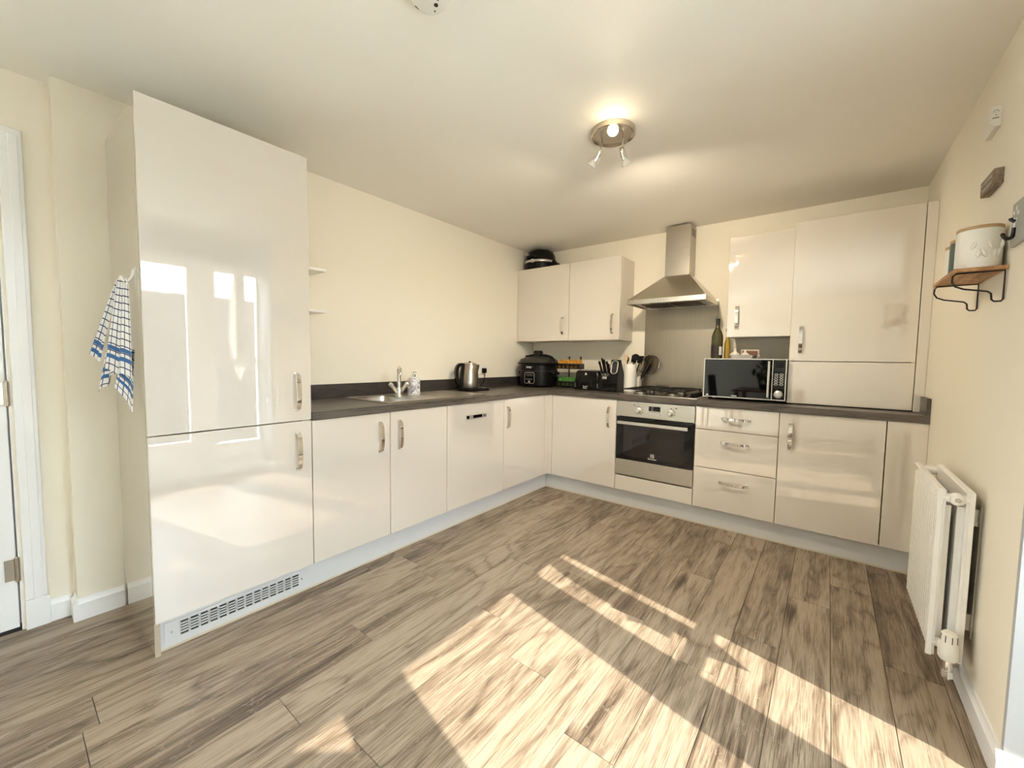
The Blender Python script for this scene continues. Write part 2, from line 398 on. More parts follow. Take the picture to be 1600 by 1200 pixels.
def wall_left_with_door():
    bm = B(); prism(bm, [(-.2, .12), (0, .12), (.014, -3.495), (-.075, -3.495), (-.075, -3.648), (-.2, -3.648)], 'z', -.05, H)
    box(bm, -.2, -.075, -4.43, -3.648, 2.04, H); box(bm, -.2, -.075, YB - .1, -5.56, -.05, H); box(bm, -.2, -.075, -4.52, -4.43, -.05, H); box(bm, -.2, -.075, -5.56, -4.52, 2.20, H); return bm
struct('wall_left', wall_left_with_door(), 'wall')
struct('wall_back', bx(-.0, XW, 0, .12, -.05, H), 'wall')
struct('wall_front', bx(-.3, 3.5, YB - .1, YB, -.05, H), 'wall')
def wall_right():
    bm = B(); box(bm, XW, XW + .15, YR + .02, .12, -.05, H); return bm
struct('wall_right', wall_right(), 'wall')
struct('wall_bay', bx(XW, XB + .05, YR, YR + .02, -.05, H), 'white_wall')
# window wall: openings for a sidelight, a pair of glazed doors and a second sidelight
WX0, WX1 = XB - .025, XB + .05
def wall_window():
    bm = B()
    box(bm, WX0, WX1, YB, -4.62, -.05, H); box(bm, WX0, WX1, -4.62, YR + .02, 2.075, H); return bm
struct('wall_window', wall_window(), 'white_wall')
def glazed(name, y0, y1, z0, z1, panes, bars=(), label=None):
    """frame pieces around each pane (panes: y0,y1,z0,z1)"""
    root = struct(name, loc=(WX0 + .05, (y0 + y1) / 2, z0), label=label)
    xa, xb = WX0, WX0 + .05
    ys = sorted({y0, y1} | {p[0] for p in panes} | {p[1] for p in panes})
    zs = sorted({z0, z1} | {p[2] for p in panes} | {p[3] for p in panes})
    bm = B()
    for a, b in zip(ys, ys[1:]):
        for c, d in zip(zs, zs[1:]):
            m = ((a + b) / 2, (c + d) / 2)
            if not any(p[0] < m[0] < p[1] and p[2] < m[1] < p[3] for p in panes): box(bm, xa, xb, a, b, c, d)
    part('window_frame', bm, 'trim', root)
    for p in panes: part('pane', bx(xa + .022, xa + .028, p[0], p[1], p[2], p[3]), 'pane', root)
    return root
GT = 1.99
glazed('window_1', -2.44, YR, 0., 2.07, [(-2.332, -2.167, 1.152, GT), (-2.087, -1.975, 1.152, GT), (-2.334, -1.975, .30, 1.110)])
def door_leaf(name, y0, y1, py0, py1, hy):
    r = glazed(name, y0, y1, 0., 2.07, [(py0, py1, .36, GT)])
    hb = B(); cyl(hb, (WX0 + .0, hy, 1.03), (WX0 - .045, hy, 1.03), .009); cyl(hb, (WX0 - .045, hy, 1.03), (WX0 - .045, hy + .11, 1.03), .009); part('handle', hb, 'chrome', r)
door_leaf('door_2', -3.344, -2.44, -3.230, -2.555, -3.29)
door_leaf('door_3', -4.25, -3.344, -4.135, -3.459, -3.40)
glazed('window_2', -4.62, -4.25, 0., 2.07, [(-4.54, -4.34, 1.152, GT), (-4.54, -4.34, .30, 1.110)])
def fill_window():  # unseen window added to brighten the right wall and back run
    root = struct('added_fill_window', loc=(-.14, -5.04, 0)); bm = B(); x0, x1 = -.17, -.10
    for a in ((-5.56, -5.50, 0, 2.20), (-4.58, -4.52, 0, 2.20), (-5.50, -4.58, 2.14, 2.20), (-5.50, -4.58, 0, .07), (-5.07, -5.01, .07, 2.14)): box(bm, x0, x1, a[0], a[1], a[2], a[3])
    part('window_frame', bm, 'trim', root)
    for a, b in ((-5.50, -5.07), (-5.01, -4.58)): part('pane', bx(-.138, -.132, a, b, .07, 2.14), 'pane', root)
fill_window()
# added screen over the second glazed door, cut to leave a sunlit triangle
def voile():
    bm = B(); rows = []
    for j in range(15):
        t = j / 14; row = []
        for i in range(41):
            s = i / 40; y = -4.18 + s * (4.18 - 3.40)
            top = 1.915 if y < -3.62 else 1.915 - (y + 3.62) * 1.0
            z = top + (.03 - top) * t
            row.append((WX0 - .045 + .016 * math.sin(s * 70) * (.4 + .6 * t), y, z))
        rows.append(row)
    sheet(bm, rows); return bm
tag(part('added_sun_screen', voile(), 'voile'), 'added sheer white screen shaping the sun through one leaf of the glazed doors', 'curtain')
tag(part('shadow_drape', prism(B(), [(-2.170, 1.985), (-2.085, 1.985), (-2.078, 1.60), (-2.078, 1.20), (-2.218, 1.20), (-2.225, 1.30), (-2.240, 1.36), (-2.262, 1.385), (-2.228, 1.40), (-2.220, 1.60), (-2.212, 1.77), (-2.190, 1.88)], 'x', WX0 - .016, WX0 - .010), 'voile'), 'added cloth outline shaping the sun patch edge at the sidelight mullion', 'drape')  # unseen cloth, outline shaped to cast the wavy edge of the sun patch
tag(part('shadow_pennant', prism(B(), [(-2.228, 1.14), (-2.05, 1.14), (-2.148, .905)], 'x', WX0 - .012, WX0 - .006), 'voile'), 'added pointed cloth casting a wedge of shadow below the sidelight transom', 'pennant')  # invented cloth, cut to cast the dark wedge in the sun patch
struct('patio', bx(-10, 14, -18, 6, -.5, -.36), 'patio')
fence = thing('garden_fence', (7.0, -2.5, -.36), 'brown timber garden fence of upright boards across the patio outside', 'fence')
for i in range(30):
    y = -9.6 + i * .48
    part('board', bx(7.00 + .012 * (i % 2), 7.03 + .012 * (i % 2), y, y + .478, -.36, 2.175 + .006 * (i % 3), bev=.004, seg=1), 'fence', fence)

# baseboards and left door
def board_profile(h, t): return [(0, 0), (t, 0), (t, h - .022), (t * .55, h - .012), (t * .45, h), (0, h)]
def skirting(name, p0, p1, nrm, h=.10, t=.016, m='trim'):
    """moulded skirting from p0 to p1 on the wall line, growing along nrm"""
    bm = B(); n = Vector((*nrm, 0)); loops = []
    for p in (p0, p1): loops.append([(p[0] + n.x * a, p[1] + n.y * a, z) for a, z in board_profile(h, t)])
    loft(bm, loops); return struct(name, bm, m)
skirting('baseboard_left', (.014, -3.495), (.012, -3.345), (1, 0), .097)
skirting('baseboard_pier', (-.075, -3.495), (.030, -3.495), (0, -1), .097)
skirting('baseboard_recess', (-.075, -3.572), (-.075, -3.511), (1, 0), .097)
skirting('baseboard_right', (XW, YR), (XW, -.56), (-1, 0), .093)
skirting('baseboard_bay', (XW - .016, YR), (XB, YR), (0, -1), .093)
door1 = struct('door_1', loc=(-.1, -4.0, 0))
part('door_leaf', bx(-.125, -.083, -4.42, -3.657, .012, 2.02, bev=.003), 'trim', door1)
def architrave():
    bm = B()
    box(bm, -.075, -.058, -3.640, -3.576, .127, 2.086, bev=.004); box(bm, -.058, -.053, -3.615, -3.588, .127, 2.06, bev=.002)
    box(bm, -.075, -.058, -4.50, -3.640, 2.022, 2.086, bev=.004); box(bm, -.075, -.058, -4.50, -4.436, 0, 2.022, bev=.004); return bm
part('architrave', architrave(), 'trim', door1)
part('added_gap_seal', box(box(bx(-.145, -.1255, -3.690, -3.648, 0, 2.026), -.145, -.1255, -4.43, -4.395, 0, 2.026), -.145, -.1255, -4.43, -3.648, 1.995, 2.026), 'trim', door1)  # strips added to seal the leaf gap against outside light
part('under_door_blocker', bx(-.19, -.085, -4.43, -3.648, -.005, .011), 'gap_shade', door1)  # dark strip added to stop light leaking under the door
part('plinth_block', bx(-.075, -.052, -3.641, -3.571, 0, .127, bev=.002), 'trim', door1)
part('door_frame', box(bx(-.2, -.0755, -3.652, -3.648, 0, 2.04), -.2, -.0755, -4.43, -3.648, 2.026, 2.04), 'trim', door1)
for z in (1.73, 1.012, .268):
    bm = B(); cyl(bm, (-.074, -3.655, z - .05), (-.074, -3.655, z + .05), .0085, seg=12)
    for s in (-1, 1): cyl(bm, (-.074, -3.655, z + s * .05), (-.074, -3.655, z + s * .056), .006, .003, 10)
    box(bm, -.082, -.076, -3.690, -3.657, z - .045, z + .045); part('hinge', bm, 'nickel', door1, label='dull nickel butt hinge')

# ------------------------------------------------------------------ cabinets
FD = .59                      # door face
ZB, ZT = .140, .866; CD = .5705
def slab(run, a0, a1, z0, z1, f=FD, t=.018, bev=.0016):
    return bx(f - t, f, a0, a1, z0, z1, bev=bev) if run == 'L' else bx(a0, a1, -f, -(f - t), z0, z1, bev=bev)
def handle(run, a, z, vertical, parent, L=.164, f=FD, w=.020):
    """arched chrome strap handle standing off the door face"""
    prof = [(-L / 2, 0), (-L / 2 + .001, .010), (-L / 2 + .006, .019), (-L * .32, .0255), (-L * .14, .0285), (0, .0295), (L * .14, .0285), (L * .32, .0255), (L / 2 - .006, .019), (L / 2 - .001, .010), (L / 2, 0)]
    pts = []
    for s, o in prof:
        if run == 'L': pts.append((f + o, a, z + s) if vertical else (f + o, a + s, z))
        else: pts.append((a, -f - o, z + s) if vertical else (a + s, -f - o, z))
    wd = ((0, 1, 0) if run == 'L' else (1, 0, 0)) if vertical else (0, 0, 1)
    bm = strap(B(), pts, wd, w, .0045)
    for e in (pts[0], pts[-1]):
        h = w / 2 + .001; d = .004
        if vertical:
            (box(bm, f - .001, f + d, a - h, a + h, e[2] - .006, e[2] + .006, bev=.001) if run == 'L' else box(bm, a - h, a + h, -f - d, -f + .001, e[2] - .006, e[2] + .006, bev=.001))
        else:
            (box(bm, f - .001, f + d, e[1] - .006, e[1] + .006, z - h, z + h, bev=.001) if run == 'L' else box(bm, e[0] - .006, e[0] + .006, -f - d, -f + .001, z - h, z + h, bev=.001))
    return part('handle', bm, 'chrome', parent, sharp=.9)
def carcass(run, a0, a1, z0, z1, depth, parent, t=.016, top=False, back=.004):
    bm = B(); d0 = back
    def b(p0, p1, q0, q1, r0, r1):
        box(bm, q0, q1, p0, p1, r0, r1) if run == 'L' else box(bm, p0, p1, -q1, -q0, r0, r1)
    b(a0, a0 + t, d0, depth, z0, z1); b(a1 - t, a1, d0, depth, z0, z1); b(a0 + t, a1 - t, d0, depth, z0, z0 + t); b(a0 + t, a1 - t, d0, d0 + .008, z0 + t, z1)
    if top: b(a0 + t, a1 - t, d0 + .008, depth, z1 - t, z1)
    return part('carcass', bm, 'carcass', parent)
# tall larder / fridge housing
tall = thing('tall_cabinet', (.3, -3.03, 0), 'floor-to-head-height cream gloss tall cabinet with two handled doors left of the sink', 'cabinet')
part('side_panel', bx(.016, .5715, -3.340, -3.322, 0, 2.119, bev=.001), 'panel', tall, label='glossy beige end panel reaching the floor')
part('side_panel', bx(.006, .5715, -2.748, -2.730, ZB, 2.119, bev=.001), 'carcass', tall)
carcass('L', -3.3215, -2.7485, ZB, 2.119, .571, tall, top=True, back=.03)
d = part('door', slab('L', -3.339, -2.7305, .874, 2.119), 'gloss', tall); handle('L', -2.798, 1.014, True, d, .172)
d = part('door', slab('L', -3.339, -2.7305, ZB, .870), 'gloss', tall); handle('L', -2.797, .727, True, d, .172)
# base units, sink side
sinkcab = thing('sink_cabinet', (.3, -2.28, 0), 'cream gloss double-door base cabinet under the sink, its chrome handles meeting in the middle', 'cabinet')
carcass('L', -2.727, -1.832, ZB, ZT, CD, sinkcab)
d = part('door', slab('L', -2.7265, -2.2768, ZB, ZT), 'gloss', sinkcab); handle('L', -2.3435, .7295, True, d)
d = part('door', slab('L', -2.2728, -1.8308, ZB, ZT), 'gloss', sinkcab); handle('L', -2.213, .727, True, d)
dish = thing('dishwasher', (.3, -1.53, 0), 'integrated dishwasher behind a cream gloss door with a small chrome display grip', 'dishwasher')
part('appliance_body', bx(.03, CD, -1.826, -1.231, ZB, ZT), 'grey_plastic', dish)
d = part('door', slab('L', -1.8268, -1.2300, ZB, ZT), 'gloss', dish)
part('control_grip', bx(FD - .002, FD + .006, -1.655, -1.440, .752, .784, bev=.004), 'silver_plastic', d, label='chrome recessed grip with display')
part('display', bx(FD + .005, FD + .0072, -1.582, -1.487, .757, .779, bev=.001), 'black_gloss', d)
part('button', bx(FD + .005, FD + .0072, -1.650, -1.622, .757, .779, bev=.001), 'black_gloss', d)
for i in range(3): part('button', bx(FD + .005, FD + .0074, -1.477 + i * .012, -1.468 + i * .012, .76, .776, bev=.001), 'nickel', d)
corner = thing('corner_cabinet', (.6, -.6, 0), 'L-shaped cream gloss corner base cabinet joining sink run and oven run', 'cabinet')
def corner_carcass():
    bm = B(); box(bm, .004, CD, -1.226, -1.21, ZB, ZT); box(bm, .004, CD, -1.21, -.56, ZB, ZB + .016); box(bm, .004, 1.226, -.56, -.004, ZB, ZB + .016)
    box(bm, .004, .012, -1.21, -.004, ZB, ZT); box(bm, .012, 1.226, -.012, -.004, ZB, ZT); box(bm, 1.226, 1.242, -CD, -.004, ZB, ZT); return bm
part('carcass', corner_carcass(), 'carcass', corner)
d = part('door', slab('L', -1.2260, -.6400, ZB, ZT), 'gloss', corner); handle('L', -1.182, .7205, True, d)
d = part('door', slab('B', .6385, 1.2455, ZB, ZT), 'gloss', corner); handle('B', 1.185, .7205, True, d)
part('corner_post', prism(B(), [(FD - .018, -.6385), (FD, -.6385), (FD, -FD), (.6355, -FD), (.6355, -FD + .018), (FD - .018, -FD + .018)], 'z', ZB, ZT), 'gloss', corner)
# oven housing
X1 = 1.2476
housing = thing('oven_housing', (1.55, -.3, 0), 'cream base housing around the built-in oven with a narrow filler panel below', 'cabinet')
def housing_b():
    bm = B(); box(bm, X1 + .002, X1 + .018, -CD, -.004, ZB, ZT); box(bm, X1 + .582, X1 + .598, -CD, -.004, ZB, ZT); box(bm, X1 + .018, X1 + .582, -CD, -.004, .235, .251); return bm
part('carcass', housing_b(), 'carcass', housing)
part('filler_panel', slab('B', X1 + .002, X1 + .598, ZB, .258), 'gloss', housing)
# drawers
X2 = X1 + .6; X3 = 2.3512
drawers = thing('drawer_cabinet', ((X2 + X3) / 2, -.3, 0), 'cream gloss three-drawer base cabinet right of the oven', 'cabinet')
carcass('B', X2 + .001, X3 - .001, ZB, ZT, CD, drawers)
for z0, z1, zh in ((.7085, ZT, .794), (.4355, .7045, .626), (ZB, .4315, .345)):
    d = part('drawer', slab('B', X2 + .0025, X3 - .002, z0, z1), 'gloss', drawers); handle('B', 2.105, zh, False, d, .166, w=.018)
X4 = 2.859
basecab = thing('base_cabinet', ((X3 + X4) / 2, -.3, 0), 'single-door cream gloss base cabinet right of the three drawers', 'cabinet')
carcass('B', X3 + .001, X4 - .001, ZB, ZT, CD, basecab)
d = part('door', slab('B', X3 + .002, X4 - .002, ZB, ZT), 'gloss', basecab); handle('B', 2.4135, .722, True, d)
tag(part('filler_panel', slab('B', X4 + .003, XW - .001, ZB, ZT), 'gloss'), 'narrow cream filler panel closing the base run beside the radiator', 'panel')
# plinths
PY = .5485
def plinth_run():
    t = thing('plinth', (PY, -1.9, 0), 'long cream plinth board with vent grille under the sink-side cabinets', 'plinth')
    part('board', bx(PY - .016, PY, -3.3215, -PY, .008, ZB - .002, bev=.001), 'plinth', t)
    part('seal_strip', bx(PY - .012, PY + .002, -3.3215, -PY - .002, 0, .009), 'seal', t)
    g0, g1, h0, h1 = -3.306, -2.760, .029, .111
    part('grille_back', bx(PY - .0005, PY + .0008, g0 + .004, g1 - .004, h0 + .004, h1 - .004), 'gap_shade', t, label='dark sheet painted as the shade behind the vent grille')
    bm = B(); xa, xb = PY + .0005, PY + .004; n, s0, s1 = 14, g0 + .047, g1 - .028
    w = (s1 - s0) / n; box(bm, xa, xb, g0, s0, h0, h1); box(bm, xa, xb, s1, g1, h0, h1)
    box(bm, xa, xb, s0, s1, h0, h0 + .012); box(bm, xa, xb, s0, s1, h1 - .012, h1)
    for i in range(n): box(bm, xa, xb, s0 + i * w - (.004 if i else 0), s0 + i * w + .004, h0 + .012, h1 - .012)
    ph = (h1 - h0 - .024) / 5
    for j in range(6):
        z = h0 + .012 + j * ph
        if 0 < j < 5: box(bm, xa, xb, s0, s1, z - .0028, z + .0028)
    gr = part('vent_grille', bm, 'plinth', t, label='slotted pale vent grille')
    for y in (g0 + .022, g1 - .013):
        part('screw', cyl(B(), (xb - .001, y, .068), (xb + .001, y, .068), .004, seg=10), 'nickel', gr)
plinth_run()
p2 = thing('plinth', (1.8, -PY, 0), 'cream plinth board under the oven-side cabinets', 'plinth')
part('board', bx(PY, XW, -PY, -PY + .016, .008, ZB - .002, bev=.001), 'plinth', p2)
part('seal_strip', bx(PY, XW - .017, -PY - .002, -PY + .012, 0, .009), 'seal', p2)

# ------------------------------------------------------------------ worktop
WT0, WT1 = .868, .910; WF = .600
wt = thing('worktop', (.6, -.6, WT0), 'dark grey-brown wood-effect L-shaped worktop with upstands', 'worktop')
bm = B(); YE = -2.7285
BX0, BX1, BY0, BY1 = .125, .485, -2.225, -1.985
box(bm, .001, WF, YE, BY0, WT0, WT1); box(bm, .001, BX0, BY0, BY1, WT0, WT1); box(bm, BX1, WF, BY0, BY1, WT0, WT1); box(bm, .001, WF, BY1, -.001, WT0, WT1)
part('sink_run', bm, 'worktop', wt)
part('oven_run', bx(WF, XW - .001, -WF, -.001, WT0, WT1), 'worktop_x', wt)
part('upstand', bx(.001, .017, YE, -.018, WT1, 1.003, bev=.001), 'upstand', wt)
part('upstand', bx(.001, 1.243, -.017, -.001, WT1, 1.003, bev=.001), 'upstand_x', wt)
part('upstand', bx(XW - .018, XW - .001, -WF, -.399, WT1, 1.003, bev=.001), 'worktop', wt, label='short mitred upstand against the right wall')

# ------------------------------------------------------------------ wall units
def wallunit(name, x0, x1, z0, z1, fy, label):
    t = thing(name, ((x0 + x1) / 2, -fy / 2, z0), label, 'cabinet'); return t
wu = wallunit('wall_cabinet', .012, 1.128, 1.367, 2.094, .31, 'double-door cream wall cabinet in the corner above the black cookers')
carcass('B', .020, 1.127, 1.367, 2.092, .2915, wu, top=True, back=.002)
part('filler_strip', bx(.002, .0185, -.31, -.28, 1.367, 2.093), 'gloss', wu)
d = part('door', slab('B', .0205, .6185, 1.367, 2.093, f=.31), 'gloss', wu); handle('B', .562, 1.510, True, d, f=.31)
d = part('door', slab('B', .6225, 1.1275, 1.367, 2.093, f=.31), 'gloss', wu); handle('B', 1.064, 1.508, True, d, f=.31)
wu2 = wallunit('wall_cabinet', 1.972, 2.366, 1.370, 2.094, .31, 'narrow single-door cream wall cabinet above the microwave')
carcass('B', 1.973, 2.364, 1.370, 2.092, .2915, wu2, top=True, back=.002)
d = part('door', slab('B', 1.972, 2.365, 1.370, 2.093, f=.31), 'gloss', wu2); handle('B', 2.036, 1.512, True, d, f=.31)
bo = thing('boiler_cabinet', (2.68, -.2, .912), 'deep tall cream gloss cabinet standing above the worktop by the right wall', 'cabinet')
carcass('B', 2.371, 2.979, .916, 2.102, .379, bo, top=True, back=.002)
d = part('door', slab('B', 2.371, 2.9775, 1.1985, 2.103, f=.398), 'gloss', bo); handle('B', 2.4295, 1.338, True, d, f=.398, L=.172)
part('lower_panel', slab('B', 2.371, 2.9775, .917, 1.1945, f=.398), 'gloss', bo)
part('filler_strip', bx(2.981, XW - .001, -.398, -.37, .9115, 2.103, bev=.001), 'gloss', bo)

# floating shelves beside the tall cabinet
for zt, lab in ((1.703, 'upper of two short white floating shelves beside the tall cabinet'), (1.461, 'lower of two short white floating shelves beside the tall cabinet')):
    tag(part('floating_shelf', bx(.001, .20, -2.7285, -2.442, zt - .018, zt, bev=.0015), 'white_plastic'), lab, 'shelf', 'floating shelves by the tall cabinet')

# ------------------------------------------------------------------ hood, splashback, hob, oven
tag(part('splashback', bx(1.246, 1.850, -.006, -.0005, WT1, 1.70, bev=.0008), 'splash'), 'brushed steel splashback sheet behind the hob', 'splashback')
hood = thing('cooker_hood', (1.5476, -.22, 1.645), 'stainless steel chimney cooker hood with pyramid canopy above the hob', 'cooker hood')
hx0, hx1, hy = 1.2485, 1.8470, -.445; cx0, cx1, cy = 1.459, 1.654, -.175; z0, z1, z2 = 1.644, 1.680, 1.893
bm = B()
loft(bm, [[(hx0, hy, z1), (hx1, hy, z1), (hx1, -.007, z1), (hx0, -.007, z1)], [(cx0 - .004, cy - .004, z2), (cx1 + .004, cy - .004, z2), (cx1 + .004, -.007, z2), (cx0 - .004, -.007, z2)]])
part('canopy', bm, 'steel_x', hood)
bm = B(); t = .012
box(bm, hx0, hx1, hy, hy + t, z0, z1); box(bm, hx0, hx0 + t, hy + t, -.007, z0, z1); box(bm, hx1 - t, hx1, hy + t, -.007, z0, z1); box(bm, hx0 + t, hx1 - t, -.019, -.007, z0, z1)
part('rim', bm, 'steel_x', hood)
part('filter_plate', bx(hx0 + t, hx1 - t, hy + t, -.019, z0 + .010, z0 + .016), 'nickel', hood)
for i in range(2):
    x = hx0 + .07 + i * .235
    g = part('grease_filter', bx(x, x + .225, hy + .10, -.06, z0 + .005, z0 + .010, bev=.002), 'steel', hood)
    part('filter_slats', (lambda bm: [box(bm, x + .01 + k * .0215, x + .019 + k * .0215, hy + .11, -.07, z0 + .003, z0 + .0055) for k in range(10)] and bm)(B()), 'gap_shade', g)
for x in (hx0 + .11, hx1 - .11): part('lamp', bx(x - .05, x + .05, hy + .03, hy + .075, z0 + .006, z0 + .0105, bev=.002), 'bulb_glass', hood)
for i in range(4): part('button', cyl(B(), (1.50 + i * .022, hy - .003, 1.662), (1.50 + i * .022, hy + .002, 1.662), .005, seg=12), 'nickel', hood)
bm = B(); box(bm, cx0, cx1, cy, -.007, z2, 2.30, bev=.001)
ch = part('chimney', bm, 'steel', hood)
part('chimney_seam', bx(cx0 - .0008, cx1 + .0008, cy - .0008, -.007, 2.105, 2.1065), 'nickel', ch)
v = part('vent_opening', bx(cx1 - .001, cx1 + .0006, -.135, -.035, 2.215, 2.275), 'gap_shade', ch, label='dark plate painted as the shade in the chimney vent slots')
part('vent_slats', (lambda bm: [box(bm, cx1 - .001, cx1 + .0015, -.135, -.035, 2.222 + k * .012, 2.227 + k * .012) for k in range(5)] and bm)(B()), 'steel', ch)

oven = thing('oven', (1.5476, -.3, .26), 'built-in stainless steel electric oven with black glass door', 'oven')
ox0, ox1 = X1 + .0035, X1 + .5965
part('oven_body', bx(X1 + .02, X1 + .58, -.572, -.04, .262, .86), 'grey_plastic', oven)
cp = part('control_panel', bx(ox0, ox1, -.592, -.570, .742, .863, bev=.002), 'steel_x', oven)
part('trim_line', bx(ox0 + .003, ox1 - .003, -.5945, -.591, .748, .752), 'nickel', cp)
for x, nm in ((1.428, 'function'), (1.670, 'temperature')):
    k = part('knob', lathe(B(), [(.0235, 0), (.0235, .004), (.018, .008), (.0165, .024), (.013, .027)], (x, -.592, .796), (0, -1, 0), 24), 'silver_plastic', cp, label='round silver control knob')
    part('pointer', bx(x - .0015, x + .0015, -.6195, -.618, .800, .811), 'grey_print', k)
    for i in range(6 if x < 1.5 else 4):
        a = math.radians(110 - i * 32 if x < 1.5 else 80 - i * 32)
        px, pz = x + .036 * math.cos(a), .796 + .036 * math.sin(a)
        part('dial_mark', bx(px - .0035, px + .0035, -.5925, -.5915, pz - .0035, pz + .0035), 'grey_print', cp)
for x in (1.395, 1.712): part('dial_symbol', bx(x - .006, x + .006, -.5926, -.5915, .832, .842), 'grey_print', cp)
ds = part('clock_display', bx(1.508, 1.597, -.5935, -.5915, .800, .836, bev=.001), 'black_glass', cp)
part('clock_digits', text_bm('0:00', .02, (1.552, -.5938, .818), (1, 0, 0), (0, 0, 1), .0003), 'grey_plastic', ds)
part('button_strip', bx(1.500, 1.605, -.5945, -.5915, .776, .786, bev=.001), 'silver_plastic', cp)
for i in range(5): part('button_mark', bx(1.512 + i * .02, 1.520 + i * .02, -.5925, -.5915, .790, .794), 'grey_print', cp)
od = part('oven_door', bx(ox0, ox1, -.590, -.571, .395, .737, bev=.002), 'black_glass', oven)
part('inner_window', bx(ox0 + .062, ox1 - .068, -.5904, -.5895, .425, .690), mat('tinted_oven_window', (.018, .014, .012), .05, spec=.6, vary=((3, 3, 3), .2)), od)
part('door_strip', bx(ox0, ox1, -.592, -.571, .268, .394, bev=.002), 'steel_x', oven)
hb = B(); box(hb, 1.272, 1.806, -.632, -.616, .682, .706, bev=.003)
for x in (1.30, 1.778): box(hb, x - .01, x + .01, -.617, -.589, .686, .702)
part('door_handle', hb, 'silver_plastic', od)
def emblem():
    bm = B(); cx, cz, y = 1.548, .452, -.5912
    for x0_, x1_, z0_, z1_ in ((-.014, -.002, .0105, .013), (-.014, -.0115, -.013, .013), (-.014, -.002, -.013, -.0105), (-.014, -.004, -.0012, .0012), (.001, .0135, .0105, .013), (.011, .0135, -.013, .013), (.001, .0135, -.013, -.0105), (-.001, .0015, -.013, .013), (.003, .0115, -.0012, .0012)):
        box(bm, cx + x0_, cx + x1_, y, y + .001, cz + z0_, cz + z1_)
    return bm
part('maker_emblem', emblem(), 'print', od)
part('lettering', text_bm('Electrolux', .016, (1.548, -.5912, .428), (1, 0, 0), (0, 0, 1), .0004), 'print', od)

hob = thing('gas_hob', (1.545, -.30, WT1), 'four-burner stainless gas hob with black cast iron grates above the oven', 'hob')
part('hob_plate', bx(1.256, 1.843, -.556, -.060, WT1, .918, bev=.003), 'sink', hob)
part('hob_surface', bx(1.268, 1.831, -.543, -.072, .9178, .9192, bev=.0006), 'black_gloss', hob, label='black plate inset in the hob top')  # black plate laid over the steel, inside its rim
burn = [(1.385, -.43, .045), (1.385, -.19, .036), (1.64, -.43, .036), (1.64, -.19, .048)]
for x, y, r in burn:
    b = part('burner', lathe(B(), [(r + .012, 0), (r + .012, .004), (r, .006), (r, .013), (r - .006, .015)], (x, y, .9190)), 'sink', hob)
    part('burner_cap', lathe(B(), [(r - .006, 0), (r - .004, .003), (r - .006, .008), (.004, .010)], (x, y, .932)), 'iron', b)
def grate(x0, x1):
    bm = B(); y0_, y1_ = -.54, -.075; zt = .957; r = .0055
    for y in (y0_, y1_, ):
        tube(bm, smooth_path([(x0 + .0, y, .9185), (x0 + .002, y, .945), (x0 + .014, y, zt), (x1 - .014, y, zt), (x1 - .002, y, .945), (x1, y, .9185)], 4), r, 6)
    for x in (x0 + .014, x1 - .014): tube(bm, [(x, y0_, zt), (x, y1_, zt)], r, 6)
    for bxc, byc, br in burn:
        if x0 < bxc < x1:
            for a in range(4):
                ca, sa = math.cos(a * PI / 2), math.sin(a * PI / 2)
                ex = (x1 - .014 if ca > .5 else x0 + .014 if ca < -.5 else bxc); ey = byc + (.115 * sa if abs(sa) > .5 else 0)
                tube(bm, [(bxc + ca * .022, byc + sa * .022, zt + .002), (ex, ey, zt)], r, 6)
    tube(bm, [(x0 + .014, -.31, zt), (x1 - .014, -.31, zt)], r, 6); return bm
part('pan_support', grate(1.275, 1.500), 'iron', hob); part('pan_support', grate(1.525, 1.752), 'iron', hob)
for i in range(4):
    part('knob', lathe(B(), [(.021, 0), (.021, .006), (.016, .010), (.014, .026), (.011, .028)], (1.800, -.50 + i * .075, .919)), 'black', hob)

# ------------------------------------------------------------------ microwave
mw = thing('microwave', (2.115, -.28, WT1), 'black microwave oven with silver frame standing on the worktop right of the hob', 'microwave')
mx0, mx1, my, mz0, mz1 = 1.858, 2.3665, -.447, .930, 1.210
part('case', bx(mx0 + .002, mx1 - .002, my + .012, -.09, mz0, mz1 - .001, bev=.003), 'black', mw)
bm = B(); w = .0065
for a in ((mx0, mx1, mz0, mz0 + w), (mx0, mx1, mz1 - w, mz1), (mx0, mx0 + w, mz0 + w, mz1 - w), (mx1 - w, mx1, mz0 + w, mz1 - w), (2.2855, 2.2895, mz0 + w, mz1 - w)):
    box(bm, a[0], a[1], my - .004, my + .012, a[2], a[3])
part('front_frame', bm, 'silver_plastic', mw)
md = part('door', bx(mx0 + w, 2.2855, my - .001, my + .012, mz0 + w, mz1 - w), 'black_glass', mw)
part('door_handle', bx(2.2595, 2.2725, my - .022, my - .001, mz0 + .018, mz1 - .016, bev=.003), 'silver_plastic', md)
part('badge', box(bx(2.045, 2.078, my - .0016, my - .0006, .944, .948), 1.880, 1.895, my - .0016, my - .0006, .942, .949), 'print', md)
cpn = part('control_panel', bx(2.2895, mx1 - w, my - .001, my + .012, mz0 + w, mz1 - w), 'black_glass', mw)
part('display', bx(2.300, 2.350, my - .002, my, 1.150, 1.190, bev=.001), 'black_gloss', cpn)
for c in range(2):
    for r_ in range(5):
        x = 2.309 + c * .030; z = 1.105 - r_ * .0165
        bm = B(); tube(bm, [(x + .010 * math.cos(a * PI / 6), my - .0012, z + .0055 * math.sin(a * PI / 6)) for a in range(12)], .0011, 5, closed=True)
        part('button', bm, 'print', cpn)
part('knob', lathe(B(), [(.0255, 0), (.0255, .004), (.021, .006), (.019, .018), (.015, .020)], (2.3255, my - .001, .972), (0, -1, 0), 26), 'silver_plastic', cpn)
